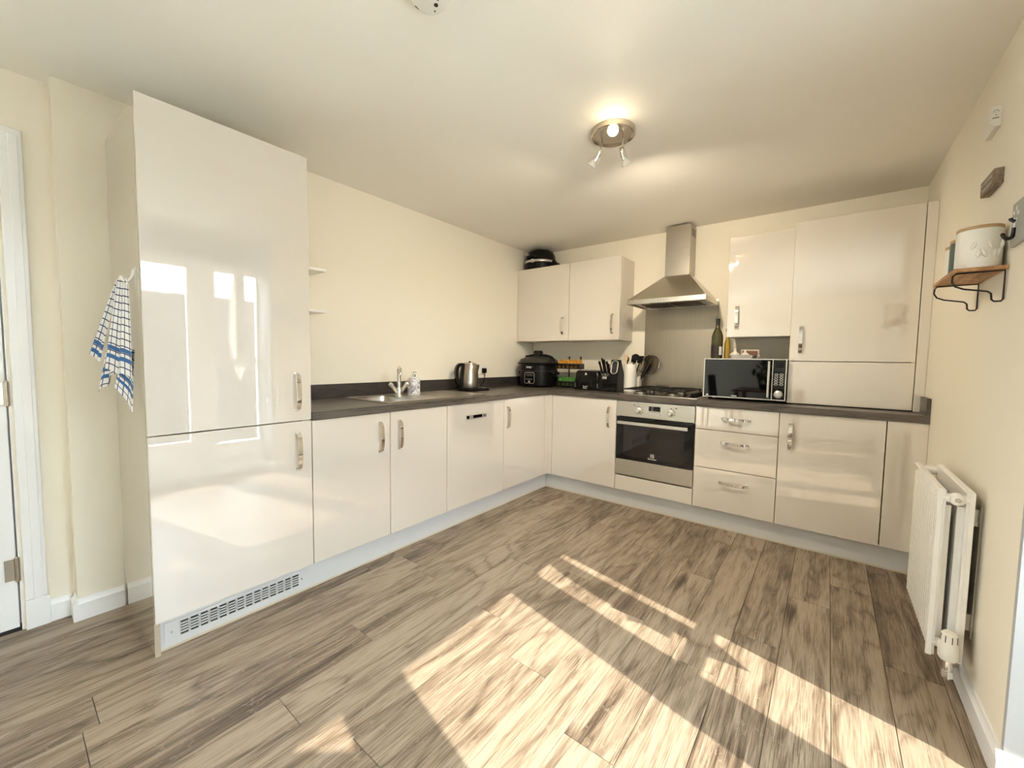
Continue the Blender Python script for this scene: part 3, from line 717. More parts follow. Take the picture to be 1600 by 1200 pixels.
for x in (mx0 + .04, mx1 - .04):
    for y in (my + .05, -.14): part('foot', cyl(B(), (x, y, WT1), (x, y, mz0 + .001), .013, .015, 12), 'black', mw)

# things on the microwave
MT = 1.2095
wine = thing('wine_bottle', (1.909, -.30, MT), 'tall dark green wine bottle with black capsule standing on the microwave', 'bottle')
part('glass_body', lathe(B(), [(.036, 0), (.040, .004), (.040, .155), (.038, .175), (.028, .205), (.0165, .232), (.0145, .245), (.0140, .262)], (1.909, -.30, MT), seg=32), 'green_glass', wine)
part('capsule', lathe(B(), [(.0150, 0), (.0152, .040), (.0155, .042), (.0155, .048), (.012, .049)], (1.909, -.30, MT + .252)), 'foil', wine)
def wrap(cx, cy, r, a0, a1, z0, z1, k=14):
    bm = B(); sheet(bm, [[(cx + r * math.cos(a0 + (a1 - a0) * i / k), cy + r * math.sin(a0 + (a1 - a0) * i / k), z) for i in range(k + 1)] for z in (z0, z1)]); return bm
part('front_label', wrap(1.909, -.30, .0405, math.radians(190), math.radians(292), MT + .012, MT + .105), 'label_dark', wine, label='dark label')
part('back_label', wrap(1.909, -.30, .0407, math.radians(303), math.radians(338), MT + .028, MT + .090), 'print', wine, label='small white label')
oil = thing('oil_bottle', (1.968, -.235, MT), 'slim golden oil bottle beside the wine bottle on the microwave', 'bottle')
part('glass_body', lathe(B(), [(.018, 0), (.021, .004), (.021, .10), (.019, .125), (.012, .155), (.0105, .19), (.0105, .21)], (1.968, -.235, MT), seg=24), 'oil', oil)
part('pourer_cap', lathe(B(), [(.0125, 0), (.0135, .006), (.0135, .022), (.009, .026)], (1.968, -.235, MT + .205)), 'black', oil)
dish_t = thing('serving_dish', (2.085, -.30, MT), 'shallow white rectangular dish holding garlic on the microwave', 'dish')
bm = B(); cx_, cy_ = 2.085, -.30
loft(bm, [rrect(cx_, cy_, .072, .055, .02, MT), rrect(cx_, cy_, .088, .068, .025, MT + .026), rrect(cx_, cy_, .092, .072, .026, MT + .028), rrect(cx_, cy_, .088, .068, .025, MT + .027), rrect(cx_, cy_, .070, .053, .02, MT + .006)])
part('dish_body', bm, 'ceramic', dish_t)
part('handle_lug', bx(2.172, 2.196, -.318, -.282, MT + .020, MT + .027, bev=.003), 'ceramic', dish_t)
def garlic(x, y, z, s, label):
    t = thing('garlic_bulb', (x, y, z), label, 'garlic', 'garlic bulbs in the white dish'); bm = B()
    prof = [(.010, 0), (.022, .004), (.028, .014), (.026, .024), (.016, .033), (.007, .041), (.005, .056), (.003, .060)]
    rings = []
    for r, h in prof:
        rings.append([(x + s * r * (1 + .10 * abs(math.cos(4 * a))) * math.cos(a), y + s * r * (1 + .10 * abs(math.cos(4 * a))) * math.sin(a), z + s * h) for a in [2 * PI * i / 32 for i in range(32)]])
    loft(bm, rings); part('bulb', bm, 'garlic', t)
    part('root_plate', lathe(B(), [(.007 * s, 0), (.009 * s, .002)], (x, y, z - .0005)), 'spoon', t)
garlic(2.035, -.315, MT + .008, 1.15, 'whole garlic bulb at the left end of the white dish')
garlic(2.100, -.310, MT + .008, 1.0, 'smaller garlic bulb in the middle of the white dish')
cardb = thing('recipe_card', (2.115, -.19, MT), 'small brown and cream card leaning behind the garlic dish', 'card')
part('card_face', bx(2.058, 2.172, -.200, -.197, MT + .012, MT + .062), 'card', cardb)
bm = B()
for a in ((2.055, 2.175, MT, MT + .014), (2.055, 2.175, MT + .060, MT + .070), (2.055, 2.064, MT + .014, MT + .060), (2.166, 2.175, MT + .014, MT + .060)): box(bm, a[0], a[1], -.203, -.196, a[2], a[3])
part('card_border', bm, 'card_light', cardb)

# ------------------------------------------------------------------ corner worktop things
# multicooker
mc = thing('multicooker', (.265, -.275, WT1), 'large black electric multicooker with domed pewter lid in the worktop corner', 'cooker')
mcx, mcy = .265, -.275
part('body', loft(B(), [rrect(mcx, mcy, .150, .150, .11, WT1 + .0), rrect(mcx, mcy, .168, .165, .12, WT1 + .02), rrect(mcx, mcy, .172, .168, .12, WT1 + .19), rrect(mcx, mcy, .166, .162, .12, WT1 + .222)]), 'black', mc)
part('body_band', loft(B(), [rrect(mcx, mcy, .1735, .1695, .12, WT1 + .158), rrect(mcx, mcy, .1735, .1695, .12, WT1 + .163)]), 'grey_plastic', mc)
lid = part('lid', loft(B(), [rrect(mcx, mcy, .180, .172, .12, WT1 + .222), rrect(mcx, mcy, .184, .176, .12, WT1 + .238), rrect(mcx, mcy, .170, .162, .12, WT1 + .276), rrect(mcx, mcy, .125, .118, .10, WT1 + .298), rrect(mcx, mcy, .05, .05, .045, WT1 + .306)]), 'lid_grey', mc, label='pewter domed lid')
part('lid_rim', loft(B(), [rrect(mcx, mcy, .192, .182, .13, WT1 + .226), rrect(mcx, mcy, .194, .184, .13, WT1 + .240), rrect(mcx, mcy, .186, .177, .125, WT1 + .244)]), 'black', lid)
def lid_arm():
    bm = B()
    for s in (-1, 1): tube(bm, smooth_path([(mcx + s * .185, mcy, WT1 + .236), (mcx + s * .165, mcy, WT1 + .285), (mcx + s * .10, mcy, WT1 + .310), (mcx, mcy, WT1 + .315)], 5), .014, 8)
    return bm
part('lid_handle', lid_arm(), 'black', lid)
part('valve_knob', loft(B(), [rrect(mcx + .005, mcy - .02, .036, .030, .012, WT1 + .300), rrect(mcx + .005, mcy - .02, .040, .034, .012, WT1 + .345), rrect(mcx + .005, mcy - .02, .034, .028, .012, WT1 + .362)]), 'black_gloss', lid)
part('lid_latch', bx(mcx - .135, mcx - .10, mcy - .05, mcy + .02, WT1 + .292, WT1 + .315, bev=.006), 'black', lid)
for s in (-1, 1):
    bm = B(); tube(bm, smooth_path([(mcx + s * .165, mcy - .05, WT1 + .150), (mcx + s * .205, mcy - .045, WT1 + .140), (mcx + s * .210, mcy, WT1 + .135), (mcx + s * .205, mcy + .045, WT1 + .140), (mcx + s * .165, mcy + .05, WT1 + .150)], 4), .014, 8)
    part('side_handle', bm, 'black', mc)
# the front faces the room at an angle between both runs
fy = mcy - .1695
cpm = part('control_panel', bx(mcx - .052, mcx + .072, fy - .006, fy + .01, WT1 + .035, WT1 + .150, bev=.005), 'black_gloss', mc)
bm = B(); tube(bm, [(p[0], fy - .006, p[1]) for p in [(q[0], q[1]) for q in rrect(mcx + .010, WT1 + .092, .058, .053, .016, 0)]], .0022, 6, closed=True)
part('panel_surround', bm, 'silver_plastic', cpm)
part('dial', lathe(B(), [(.012, 0), (.012, .006), (.009, .008)], (mcx + .010, fy - .006, WT1 + .055), (0, -1, 0), 20), 'silver_plastic', cpm)
part('button_row', (lambda bm: [box(bm, mcx - .030 + k * .02, mcx - .018 + k * .02, fy - .0068, fy - .0055, WT1 + .078, WT1 + .0815) for k in range(4)] and bm)(B()), 'print', cpm)
part('timer_display', bx(mcx - .030, mcx + .050, fy - .0066, fy - .005, WT1 + .108, WT1 + .134), 'grey_plastic', cpm)
part('front_plate', bx(mcx - .055, mcx + .062, fy - .004, fy + .01, WT1 + .165, WT1 + .218, bev=.003), 'black_gloss', mc)
part('lettering', text_bm('NINJA', .024, (mcx + .002, fy - .0045, WT1 + .196), (1, 0, 0), (0, 0, 1), .0004), 'print', mc)

# two-tier rack of packets
rk = thing('packet_rack', (.60, -.20, WT1), 'two-tier black wire rack of small packets between multicooker and toaster', 'rack')
rx0, rx1, ry0, ry1 = .462, .712, -.255, -.150
def tray(z):
    bm = B(); h = .052
    for a in ((rx0, rx1, ry0, ry0 + .003), (rx0, rx1, ry1 - .003, ry1)):
        box(bm, a[0], a[1], a[2], a[3], z, z + .012); box(bm, a[0], a[1], a[2], a[3], z + h - .018, z + h)
        for k in range(6): box(bm, rx0 + k * (rx1 - rx0 - .022) / 5, rx0 + k * (rx1 - rx0 - .022) / 5 + .022, a[2], a[3], z + .01, z + h - .012)
    for a in (rx0, rx1 - .003): box(bm, a, a + .003, ry0, ry1, z, z + h)
    box(bm, rx0, rx1, ry0, ry1, z, z + .003); return bm
part('top_tray', tray(1.096), 'black_wire', rk); part('bottom_tray', tray(.925), 'black_wire', rk)
for x in (.545, .672):
    part('post', cyl(B(), (x, -.147, WT1 + .002), (x, -.147, 1.205), .007, seg=10), 'black_wire', rk)
    part('post_cap', lathe(B(), [(.009, 0), (.011, .005), (.008, .012)], (x, -.147, 1.203)), 'black_wire', rk)
for x in (rx0 + .012, rx1 - .012):
    for y in (ry0 + .012, ry1 - .012): part('foot', cyl(B(), (x, y, WT1), (x, y, .927), .006, seg=10), 'black_wire', rk)
for tier, m_, z, lab in ((0, 'orange', 1.0992, 'small orange packet standing in the top tray of the black rack'), (1, 'green', .9282, 'small green packet standing in the bottom tray of the black rack')):
    proto = None
    for k in range(6):
        x = rx0 + .024 + k * .0405
        if proto is None:
            proto = thing('packet', (x, -.203, z), lab, 'packet', ('orange' if tier == 0 else 'green') + ' packets in the black rack')
            part('pouch', loft(B(), [rrect(x, -.203, .0165, .030, .006, z), rrect(x, -.203, .0185, .032, .006, z + .03), rrect(x, -.203, .017, .028, .006, z + .072), rrect(x, -.203, .014, .012, .004, z + .080)]), m_, proto)
            part('folded_top', bx(x - .013, x + .013, -.209, -.197, z + .078, z + .088, bev=.002), m_, proto)
        else: dup(proto, (x, -.203, z))

# toaster
to = thing('toaster', (.855, -.25, WT1), 'black four-slice toaster in front of the packet rack', 'toaster')
tx0, tx1, ty0, ty1 = .724, .984, -.372, -.135
part('body', loft(B(), [rrect((tx0 + tx1) / 2, (ty0 + ty1) / 2, .130, .115, .03, WT1 + .010), rrect((tx0 + tx1) / 2, (ty0 + ty1) / 2, .131, .117, .03, WT1 + .06), rrect((tx0 + tx1) / 2, (ty0 + ty1) / 2, .123, .112, .035, WT1 + .160), rrect((tx0 + tx1) / 2, (ty0 + ty1) / 2, .112, .102, .035, WT1 + .178)]), 'black_gloss', to)
part('base', bx(tx0 + .006, tx1 - .006, ty0 + .008, ty1 - .008, WT1, WT1 + .012, bev=.003), 'black', to)
tp = part('top_plate', bx(tx0 + .022, tx1 - .022, ty0 + .02, ty1 - .02, WT1 + .177, WT1 + .182, bev=.002), 'silver_plastic', to, label='brushed silver top plate')
for i in range(2):
    for j in range(2):
        x = tx0 + .036 + i * .10; y = ty0 + .045 + j * .095
        part('bread_slot', bx(x, x + .085, y, y + .032, WT1 + .181, WT1 + .1828), 'gap_shade', tp)
for x in (.785, .905):
    part('front_rib', loft(B(), [[(x - .009, ty0 + .004, WT1 + .03), (x + .009, ty0 + .004, WT1 + .03), (x + .009, ty0 - .004, WT1 + .035), (x - .009, ty0 - .004, WT1 + .035)], [(x - .009, ty0 + .018, WT1 + .165), (x + .009, ty0 + .018, WT1 + .165), (x + .009, ty0 + .008, WT1 + .160), (x - .009, ty0 + .008, WT1 + .160)]]), 'black', to)
for x in (.742, .966):
    for z in (.94, .955, .97): part('button', cyl(B(), (x, ty0 + .004, z), (x, ty0 - .004, z), .004, seg=10), 'silver_plastic', to)
part('triangle_badge', prism(B(), [(.838, 1.050), (.858, 1.050), (.848, 1.072)], 'y', ty0 - .001, ty0 + .016), 'print', to)
part('lettering', text_bm('Russell\nHobbs', .016, (.845, ty0 - .0016, .938), (1, 0, 0), (0, 0, 1), .0006), 'print', to)

# knife block
kb = thing('knife_block', (1.075, -.31, WT1), 'black slanted knife block with a silver-rimmed slot beside the white utensil jar', 'knife block')
part('block', prism(B(), [(-.395, WT1), (-.385, 1.045), (-.300, 1.060), (-.250, 1.010), (-.240, WT1)], 'x', .990, 1.080), 'black_gloss', kb)
part('tall_block', prism(B(), [(-.390, WT1), (-.385, 1.050), (-.345, 1.190), (-.318, 1.190), (-.245, 1.070), (-.238, WT1)], 'x', 1.0805, 1.158), 'black', kb)
fa, fb = Vector((0, -.385, 1.050)), Vector((0, -.345, 1.190)); dv = (fb - fa).normalized(); nv = Vector((0, -dv.z, dv.y))
def onface(x, s, o=0.): p = fa + dv * s + nv * o; return (x, p.y, p.z)
bm = B(); tube(bm, [onface(1.119 + (p[0]), .078 + p[1], .001) for p in rrect(0, 0, .028, .058, .026, 0)], .0038, 6, closed=True); part('slot_rim', bm, 'silver_plastic', kb, label='silver rounded slot rim')
bm = B(); sv = [bm.verts.new(onface(1.119 + p[0], .078 + p[1], .0006)) for p in rrect(0, 0, .026, .056, .025, 0)]; bm.faces.new(sv); part('slot', bm, 'gap_shade', kb)
part('name_plate', bx(1.020, 1.060, -.3925, -.386, 1.020, 1.042, bev=.002), 'silver_plastic', kb)
part('painted_reflection', bx(1.030, 1.150, -.3955, -.3925, .928, .985), 'black_glass', kb)  # flat glossy patch standing for a reflection on the block front
kn_labels = ['black-handled knife nearest the front left of the knife block', 'black-handled knife second from the left in the knife block', 'black-handled knife with silver end in the middle of the block', 'black-handled knife at the back of the knife block', 'short black-handled knife beside the silver-rimmed slot']
for i, (x, y, h, lean) in enumerate(((1.002, -.352, .125, -.02), (1.018, -.335, .150, -.018), (1.034, -.345, .140, -.012), (1.046, -.318, .120, -.01), (1.064, -.338, .10, .0))):
    kz = 1.045 if y < -.33 else 1.052
    kz = 1.045 + (y + .385) / .085 * .015
    t = thing('knife', (x, y, kz), kn_labels[i], 'knife', 'knives in the black block')
    top = Vector((x + lean, y - .030, kz + h))
    base_ = Vector((x, y, kz + .018))
    tube_pts = [base_ + (top - base_) * q for q in (0, .3, .65, .9, 1)]
    part('handle', tube(B(), tube_pts, [.0085, .0105, .009, .0115, .008], 8), 'black_gloss', t)
    part('bolster', cyl(B(), (x, y, kz - .004), base_, .006, .008, 10), 'chrome', t)
    if i in (0, 1, 2): part('end_cap', cyl(B(), top, top + (top - base_).normalized() * .004, .0075, seg=10), 'chrome', t)

# utensil jar
jx, jy = 1.196, -.205
jar = thing('utensil_jar', (jx, jy, WT1), 'tall white ceramic jar embossed with a heart holding kitchen utensils', 'jar')
bm = B(); lathe(bm, [(.052, 0), (.055, .004), (.055, .240), (.053, .244), (.050, .240), (.050, .05)], (jx, jy, WT1), seg=36); part('jar_body', bm, 'ceramic', jar)
hp = []
for i in range(24):
    a = 2 * PI * i / 24; hxp = .021 * (16 * math.sin(a) ** 3) / 16; hz = .0013 * (13 * math.cos(a) - 5 * math.cos(2 * a) - 2 * math.cos(3 * a) - math.cos(4 * a))
    th = math.radians(-62) + hxp / .055; hp.append((jx + .0555 * math.cos(th), jy + .0555 * math.sin(th), WT1 + .185 + hz))
part('heart_relief', tube(B(), hp, .0016, 6, closed=True), 'ceramic', jar)
def utensil(name, label, p0, p1, head, m_, hm):
    t = thing(name, p0, label, 'utensil'); p0, p1 = Vector(p0), Vector(p1)
    part('handle', tube(B(), [p0, p0 + (p1 - p0) * .5, p1], [.005, .0055, .006], 8), m_, t)
    d_ = (p1 - p0).normalized(); side = Vector((.82, .57, 0)); q = p1
    if head == 'spoon':
        part('bowl', loft(B(), [[tuple(q + d_ * s + side * (w_ * math.cos(a)) + d_.cross(side) * (.005 * math.sin(a))) for a in [2 * PI * i / 12 for i in range(12)]] for s, w_ in ((-.004, .006), (.012, .015), (.032, .019), (.048, .013), (.056, .003))]), hm, t)
    elif head == 'turner':
        bm_ = B(); strap(bm_, [q, q + d_ * .012, q + d_ * .065], side, .046, .004)
        part('blade', bm_, hm, t)
    elif head == 'ladle':
        part('bowl', lathe(B(), [(.006, -.022), (.022, -.016), (.031, -.002), (.033, .006), (.029, .006)], q + d_ * .018, (.45, -.75, .45), 18), hm, t)
utensil('wooden_spoon', 'pale wooden spoon standing at the front of the white jar', (1.190, -.225, 1.0), (1.172, -.238, 1.185), 'spoon', 'spoon', 'spoon')
utensil('black_spoon', 'black nylon spoon at the back left of the white jar', (1.175, -.195, 1.0), (1.160, -.185, 1.172), 'spoon', 'black', 'black')
utensil('black_turner', 'black slotted turner in the middle of the white jar', (1.205, -.205, 1.0), (1.222, -.195, 1.170), 'turner', 'black', 'black')
utensil('black_ladle', 'black ladle leaning right out of the white jar', (1.222, -.215, 1.0), (1.245, -.21, 1.195), 'ladle', 'black', 'black')
utensil('black_masher', 'black spatula leaning behind the ladle in the white jar', (1.225, -.19, 1.0), (1.262, -.165, 1.165), 'turner', 'black', 'black')
wb = thing('white_box', (1.225, -.085, WT1), 'small white open holder tucked between utensil jar and hob', 'holder')
bm = B(); a0, a1, b0, b1 = 1.200, 1.252, -.118, -.062
for q in ((a0, a0 + .003, b0, b1), (a1 - .003, a1, b0, b1), (a0 + .003, a1 - .003, b0, b0 + .003), (a0 + .003, a1 - .003, b1 - .003, b1)): box(bm, q[0], q[1], q[2], q[3], WT1, 1.043)
box(bm, a0 + .003, a1 - .003, b0 + .003, b1 - .003, WT1, WT1 + .004); part('holder_body', bm, 'white_plastic', wb)
sg = thing('splatter_guard', (1.235, -.085, 1.0), 'round wire-rimmed splatter guard with black handle leaning on the steel splashback', 'splatter guard')
gc = Vector((1.305, -.040, 1.148)); gu = Vector((1, 0, .05)).normalized(); gw = Vector((0, .18, 1)).normalized(); gr = .092
part('wire_rim', tube(B(), [gc + gu * gr * math.cos(2 * PI * i / 40) + gw * gr * math.sin(2 * PI * i / 40) for i in range(40)], .0032, 6, closed=True), 'chrome', sg)
bm = B(); bm.faces.new([bm.verts.new(gc + gu * gr * math.cos(2 * PI * i / 40) + gw * gr * math.sin(2 * PI * i / 40)) for i in range(40)]); part('gauze', bm, 'mesh', sg)
h0, h1 = Vector((1.230, -.088, .985)), gc + gu * .005 + gw * .01
part('handle', tube(B(), [h0, h0 + (h1 - h0) * .35, h0 + (h1 - h0) * .75, h1], [.008, .014, .013, .008], 10), 'black', sg)
bm = B(); tube(bm, [gc + gu * (-.045 + .030 * math.cos(a)) + gw * (.005 + .045 * math.sin(a)) for a in [PI * i / 10 for i in range(11)]], .004, 6); part('hanging_loop', bm, 'black', sg)

# electric grill on top of the wall cabinet
gt = 2.0935
eg = thing('electric_grill', (.20, -.175, gt), 'round black electric grill with silver band stored on top of the corner wall cabinet', 'grill')
gcx, gcy = .188, -.165
part('lower_shell', lathe(B(), [(.110, 0), (.150, .012), (.158, .060), (.160, .066)], (gcx, gcy, gt), seg=36), 'black', eg)
part('silver_band', lathe(B(), [(.160, 0), (.1625, .004), (.1625, .018), (.160, .022)], (gcx, gcy, gt + .066), seg=36), 'silver_plastic', eg)
part('upper_shell', lathe(B(), [(.158, 0), (.155, .03), (.148, .065), (.130, .095), (.10, .112), (.03, .118)], (gcx, gcy, gt + .087), seg=36), 'black_gloss', eg)
part('front_catch', bx(gcx - .005, gcx + .030, gcy - .172, gcy - .155, gt + .058, gt + .092, bev=.004), 'silver_plastic', eg)
bm = B(); box(bm, gcx + .150, gcx + .215, gcy - .035, gcy + .035, gt + .010, gt + .060, bev=.008); box(bm, gcx + .150, gcx + .180, gcy - .03, gcy + .03, gt + .06, gt + .085, bev=.006); part('hinge_block', bm, 'black', eg)
part('handle', tube(B(), smooth_path([(gcx - .06, gcy - .150, gt + .105), (gcx - .03, gcy - .178, gt + .120), (gcx + .03, gcy - .178, gt + .120), (gcx + .06, gcy - .150, gt + .105)], 4), .009, 8), 'black', eg)
part('badge', bx(gcx - .075, gcx - .035, gcy - .1475, gcy - .130, gt + .140, gt + .145), 'print', eg)

# ------------------------------------------------------------------ sink side
sk = thing('sink', (.31, -1.83, WT1), 'stainless steel inset sink with bowl and drainer in the dark worktop', 'sink')
bm = B(); sx0, sx1, sy0, sy1 = .072, .548, -2.262, -1.398
zt = WT1 + .004
for a in ((sx0, sx1, sy0, BY0 + .012), (sx0, BX0 + .012, BY0 + .012, BY1 - .012), (BX1 - .012, sx1, BY0 + .012, BY1 - .012), (sx0, sx1, BY1 - .012, sy1)): box(bm, a[0], a[1], a[2], a[3], WT1, zt)
part('sink_plate', bm, 'sink', sk)
bm = B()
for a in ((sx0, sx1, sy0, sy0 + .010), (sx0, sx1, sy1 - .010, sy1), (sx0, sx0 + .010, sy0 + .010, sy1 - .010), (sx1 - .010, sx1, sy0 + .010, sy1 - .010)): box(bm, a[0], a[1], a[2], a[3], zt - .001, zt + .003, bev=.0012, seg=1)
part('raised_rim', bm, 'sink', sk)
bcx, bcy, bhx, bhy = (BX0 + BX1) / 2, (BY0 + BY1) / 2, (BX1 - BX0) / 2 - .008, (BY1 - BY0) / 2 - .008
bm = B(); loft(bm, [rrect(bcx, bcy, bhx - .002, bhy - .002, .05, zt), rrect(bcx, bcy, bhx - .006, bhy - .006, .05, WT1 - .03), rrect(bcx, bcy, bhx - .014, bhy - .014, .05, WT1 - .130), rrect(bcx, bcy, bhx - .05, bhy - .05, .03, WT1 - .145)], cap=False)
bm.faces.new([v for v in bm.verts][-24:]); part('bowl', bm, 'sink', sk)
part('drain', lathe(B(), [(.038, 0), (.040, .002), (.030, .003), (.012, .001)], (bcx, bcy, WT1 - .1445)), 'chrome', sk)
for i in range(8): part('drainer_rib', bx(.13 + i * .05, .138 + i * .05, -1.80, -1.44, zt - .0005, zt + .0018, bev=.0008, seg=1), 'sink', sk)
part('overflow_hole', lathe(B(), [(.010, 0), (.010, .001)], (.11, -1.55, zt)), 'gap_shade', sk)
tap = thing('mixer_tap', (.225, -1.945, zt), 'chrome mixer tap with swan-neck spout and two lever heads behind the sink bowl', 'tap')
tx, ty = .225, -1.945
part('tap_base', lathe(B(), [(.030, 0), (.030, .006), (.024, .012), (.022, .045), (.018, .06)], (tx, ty, zt)), 'chrome', tap)
sp = smooth_path([(tx, ty, zt + .05), (tx, ty, .99), (tx, ty, 1.06), (tx + .006, ty - .005, 1.098), (tx + .040, ty - .028, 1.118), (tx + .085, ty - .055, 1.108), (tx + .105, ty - .068, 1.080), (tx + .108, ty - .07, 1.068)], 5)
part('spout', tube(B(), sp, [.017 - .006 * min(1, i / (len(sp) * .6)) for i in range(len(sp))], 14), 'chrome', tap)
for s in (-1, 1):
    e = Vector((tx, ty + s * .062, zt + .078)); b0_ = Vector((tx, ty + s * .012, zt + .022))
    part('lever_stem', tube(B(), [b0_, b0_ + (e - b0_) * .55, e], [.011, .012, .013], 12), 'chrome', tap)
    part('lever_head', cyl(B(), e, e + (e - b0_).normalized() * .016, .0155, .014, 14), 'silver_plastic', tap)
soap = thing('soap_dispenser', (.222, -1.815, zt), 'grey marbled soap dispenser with chrome pump beside the tap', 'dispenser')
part('bottle', loft(B(), [rrect(.222, -1.815, .034, .036, .018, zt), rrect(.222, -1.815, .036, .038, .018, zt + .004), rrect(.222, -1.815, .036, .038, .018, zt + .110), rrect(.222, -1.815, .026, .028, .018, zt + .128), rrect(.222, -1.815, .015, .015, .014, zt + .132)]), 'marble', soap)
part('collar', lathe(B(), [(.013, 0), (.013, .018), (.011, .020)], (.222, -1.815, zt + .131)), 'chrome', soap)
bm = B(); cyl(bm, (.222, -1.815, zt + .150), (.222, -1.815, zt + .166), .005, seg=12); box(bm, .216, .262, -1.822, -1.808, zt + .160, zt + .169, bev=.003); part('pump', bm, 'white_plastic', soap)

kt = thing('kettle', (.155, -1.165, WT1), 'brushed steel cordless kettle with black handle on its control base', 'kettle')
kx, ky = .155, -1.165
kbse = part('base', loft(B(), [rrect(kx + .02, ky + .03, .095, .125, .05, WT1), rrect(kx + .02, ky + .03, .098, .128, .05, WT1 + .012), rrect(kx + .02, ky + .03, .090, .120, .05, WT1 + .022)]), 'black', kt)
part('control_panel', prism(B(), [(ky + .045, WT1 + .024), (ky + .150, WT1 + .016), (ky + .150, WT1 + .019), (ky + .045, WT1 + .028)], 'x', kx + .005, kx + .105), 'silver_plastic', kbse)
part('control_buttons', (lambda bm: [lathe(bm, [(.007, 0), (.006, .004)], (kx + .03 + .05 * i, ky + .08 + .028 * j, WT1 + .0235 - .0025 * j), seg=10) for i in range(2) for j in range(3)] and bm)(B()), 'grey_plastic', kbse)
part('body', lathe(B(), [(.078, 0), (.080, .004), (.078, .05), (.070, .14), (.064, .195), (.058, .202)], (kx, ky, WT1 + .024), seg=40), 'steel', kt)
kl = part('lid', lathe(B(), [(.058, 0), (.056, .006), (.040, .013), (.008, .017)], (kx, ky, WT1 + .225), seg=32), 'nickel', kt)
part('lid_knob', lathe(B(), [(.008, 0), (.010, .006), (.006, .010)], (kx, ky, WT1 + .241)), 'black', kl)
hd = Vector((-.35, -.94, 0)).normalized(); c0 = Vector((kx, ky, WT1))
hpts = smooth_path([c0 + hd * .056 + Vector((0, 0, .220)), c0 + hd * .100 + Vector((0, 0, .218)), c0 + hd * .122 + Vector((0, 0, .180)), c0 + hd * .124 + Vector((0, 0, .12)), c0 + hd * .112 + Vector((0, 0, .07)), c0 + hd * .078 + Vector((0, 0, .045))], 5)
bm = B(); strap(bm, hpts, hd.cross(Vector((0, 0, 1))), .034, .026); part('handle', bm, 'black_gloss', kt)
part('handle_mount', loft(B(), [[tuple(c0 + hd * a + hd.cross(Vector((0, 0, 1))) * b_ + Vector((0, 0, z))) for a, b_ in ((r0_ - .012, -.018), (r0_ + .012, -.018), (r0_ + .012, .018), (r0_ - .012, .018))] for z, r0_ in ((.03, .080), (.12, .073), (.222, .064))]), 'black', kt)
sd = -hd
part('spout', loft(B(), [[tuple(c0 + sd * a + sd.cross(Vector((0, 0, 1))) * b_ + Vector((0, 0, z))) for a, b_ in ((.055, -.022), (.062 + o, -.006), (.062 + o, .006), (.055, .022))] for z, o in ((.135, .006), (.185, .022), (.222, .028))]), 'steel', kt)
part('water_gauge', loft(B(), [[tuple(c0 + Vector((math.cos(a_), math.sin(a_), 0)) * r_ + Vector((0, 0, z))) for a_, r_ in ((g_ - .10, r1_), (g_ + .10, r1_), (g_ + .10, r1_ + .004), (g_ - .10, r1_ + .004))] for g_ in (.35,) for z, r1_ in ((.075, .073), (.175, .064))]), 'grey_plastic', kt)
so = thing('wall_socket', (.004, -.87, 1.04), 'white double wall socket behind the kettle', 'socket')
part('face_plate', bx(.0005, .010, -.945, -.800, 1.040, 1.126, bev=.003), 'white_plastic', so)
for y in (-.912, -.833):
    part('rocker_switch', bx(.0095, .0125, y - .008, y + .008, 1.092, 1.112, bev=.001), 'white_plastic', so)
    for a, b_, c in ((y - .011, y - .005, 1.062), (y + .005, y + .011, 1.062), (y - .002, y + .002, 1.076)): part('pin_slot', bx(.0096, .0104, a, b_, c, c + .004 if a != y - .002 else c + .009), 'gap_shade', so)
pl = thing('plug', (.02, -.833, 1.055), 'black plug in the wall socket beside the kettle', 'plug')
part('plug_body', bx(.0105, .040, -.855, -.812, 1.048, 1.094, bev=.006), 'black', pl)
part('cable', tube(B(), smooth_path([(.030, -.833, 1.050), (.034, -.835, 1.02), (.036, -.86, .96), (.034, -.93, .921), (.04, -1.0, .917), (.055, -1.045, .917)], 6), .0035, 8), 'black', pl)

# ------------------------------------------------------------------ right wall
rad = thing('radiator', (2.96, -1.39, .14), 'white double-panel radiator with fluted front hung on the right wall', 'radiator')
RY0, RY1, RZ0, RZ1 = -1.642, -1.140, .146, .746
def fluted(x, sgn, n=14):
    """pressed panel: vertical flutes between flat margins; sgn is the outward x direction"""
    pts = [(RY0, 0.), (RY0 + .020, 0.)]; w_ = (RY1 - RY0 - .04) / n
    for i in range(n):
        a = RY0 + .02 + i * w_
        pts += [(a + w_ * .06, .012), (a + w_ * .60, .012), (a + w_ * .68, 0.), (a + w_, 0.)]
    pts += [(RY1, 0.)]
    bm = B(); T = .009
    loops = []
    for z, k in ((RZ0, 0), (RZ0 + .018, 0), (RZ0 + .030, 1), (RZ1 - .034, 1), (RZ1 - .020, 0), (RZ1, 0)):
        loops.append([(x + sgn * (o * k), y, z) for y, o in pts] + [(x - sgn * T, RY1, z), (x - sgn * T, RY0, z)])
    loft(bm, loops); return bm
part('front_panel', fluted(2.922, -1), 'radiator', rad); part('rear_panel', fluted(2.988, 1), 'radiator', rad)
def edge_lip(x0, x1):
    bm = B(); box(bm, x0, x1, RY0 - .003, RY0 + .010, RZ0 - .004, RZ1 + .002, bev=.002); box(bm, x0, x1, RY0, RY1, RZ1 - .004, RZ1 + .004, bev=.002); return bm
part('edge_seam', edge_lip(2.909, 2.925), 'radiator', rad); part('edge_seam', edge_lip(2.986, 3.000), 'radiator', rad)
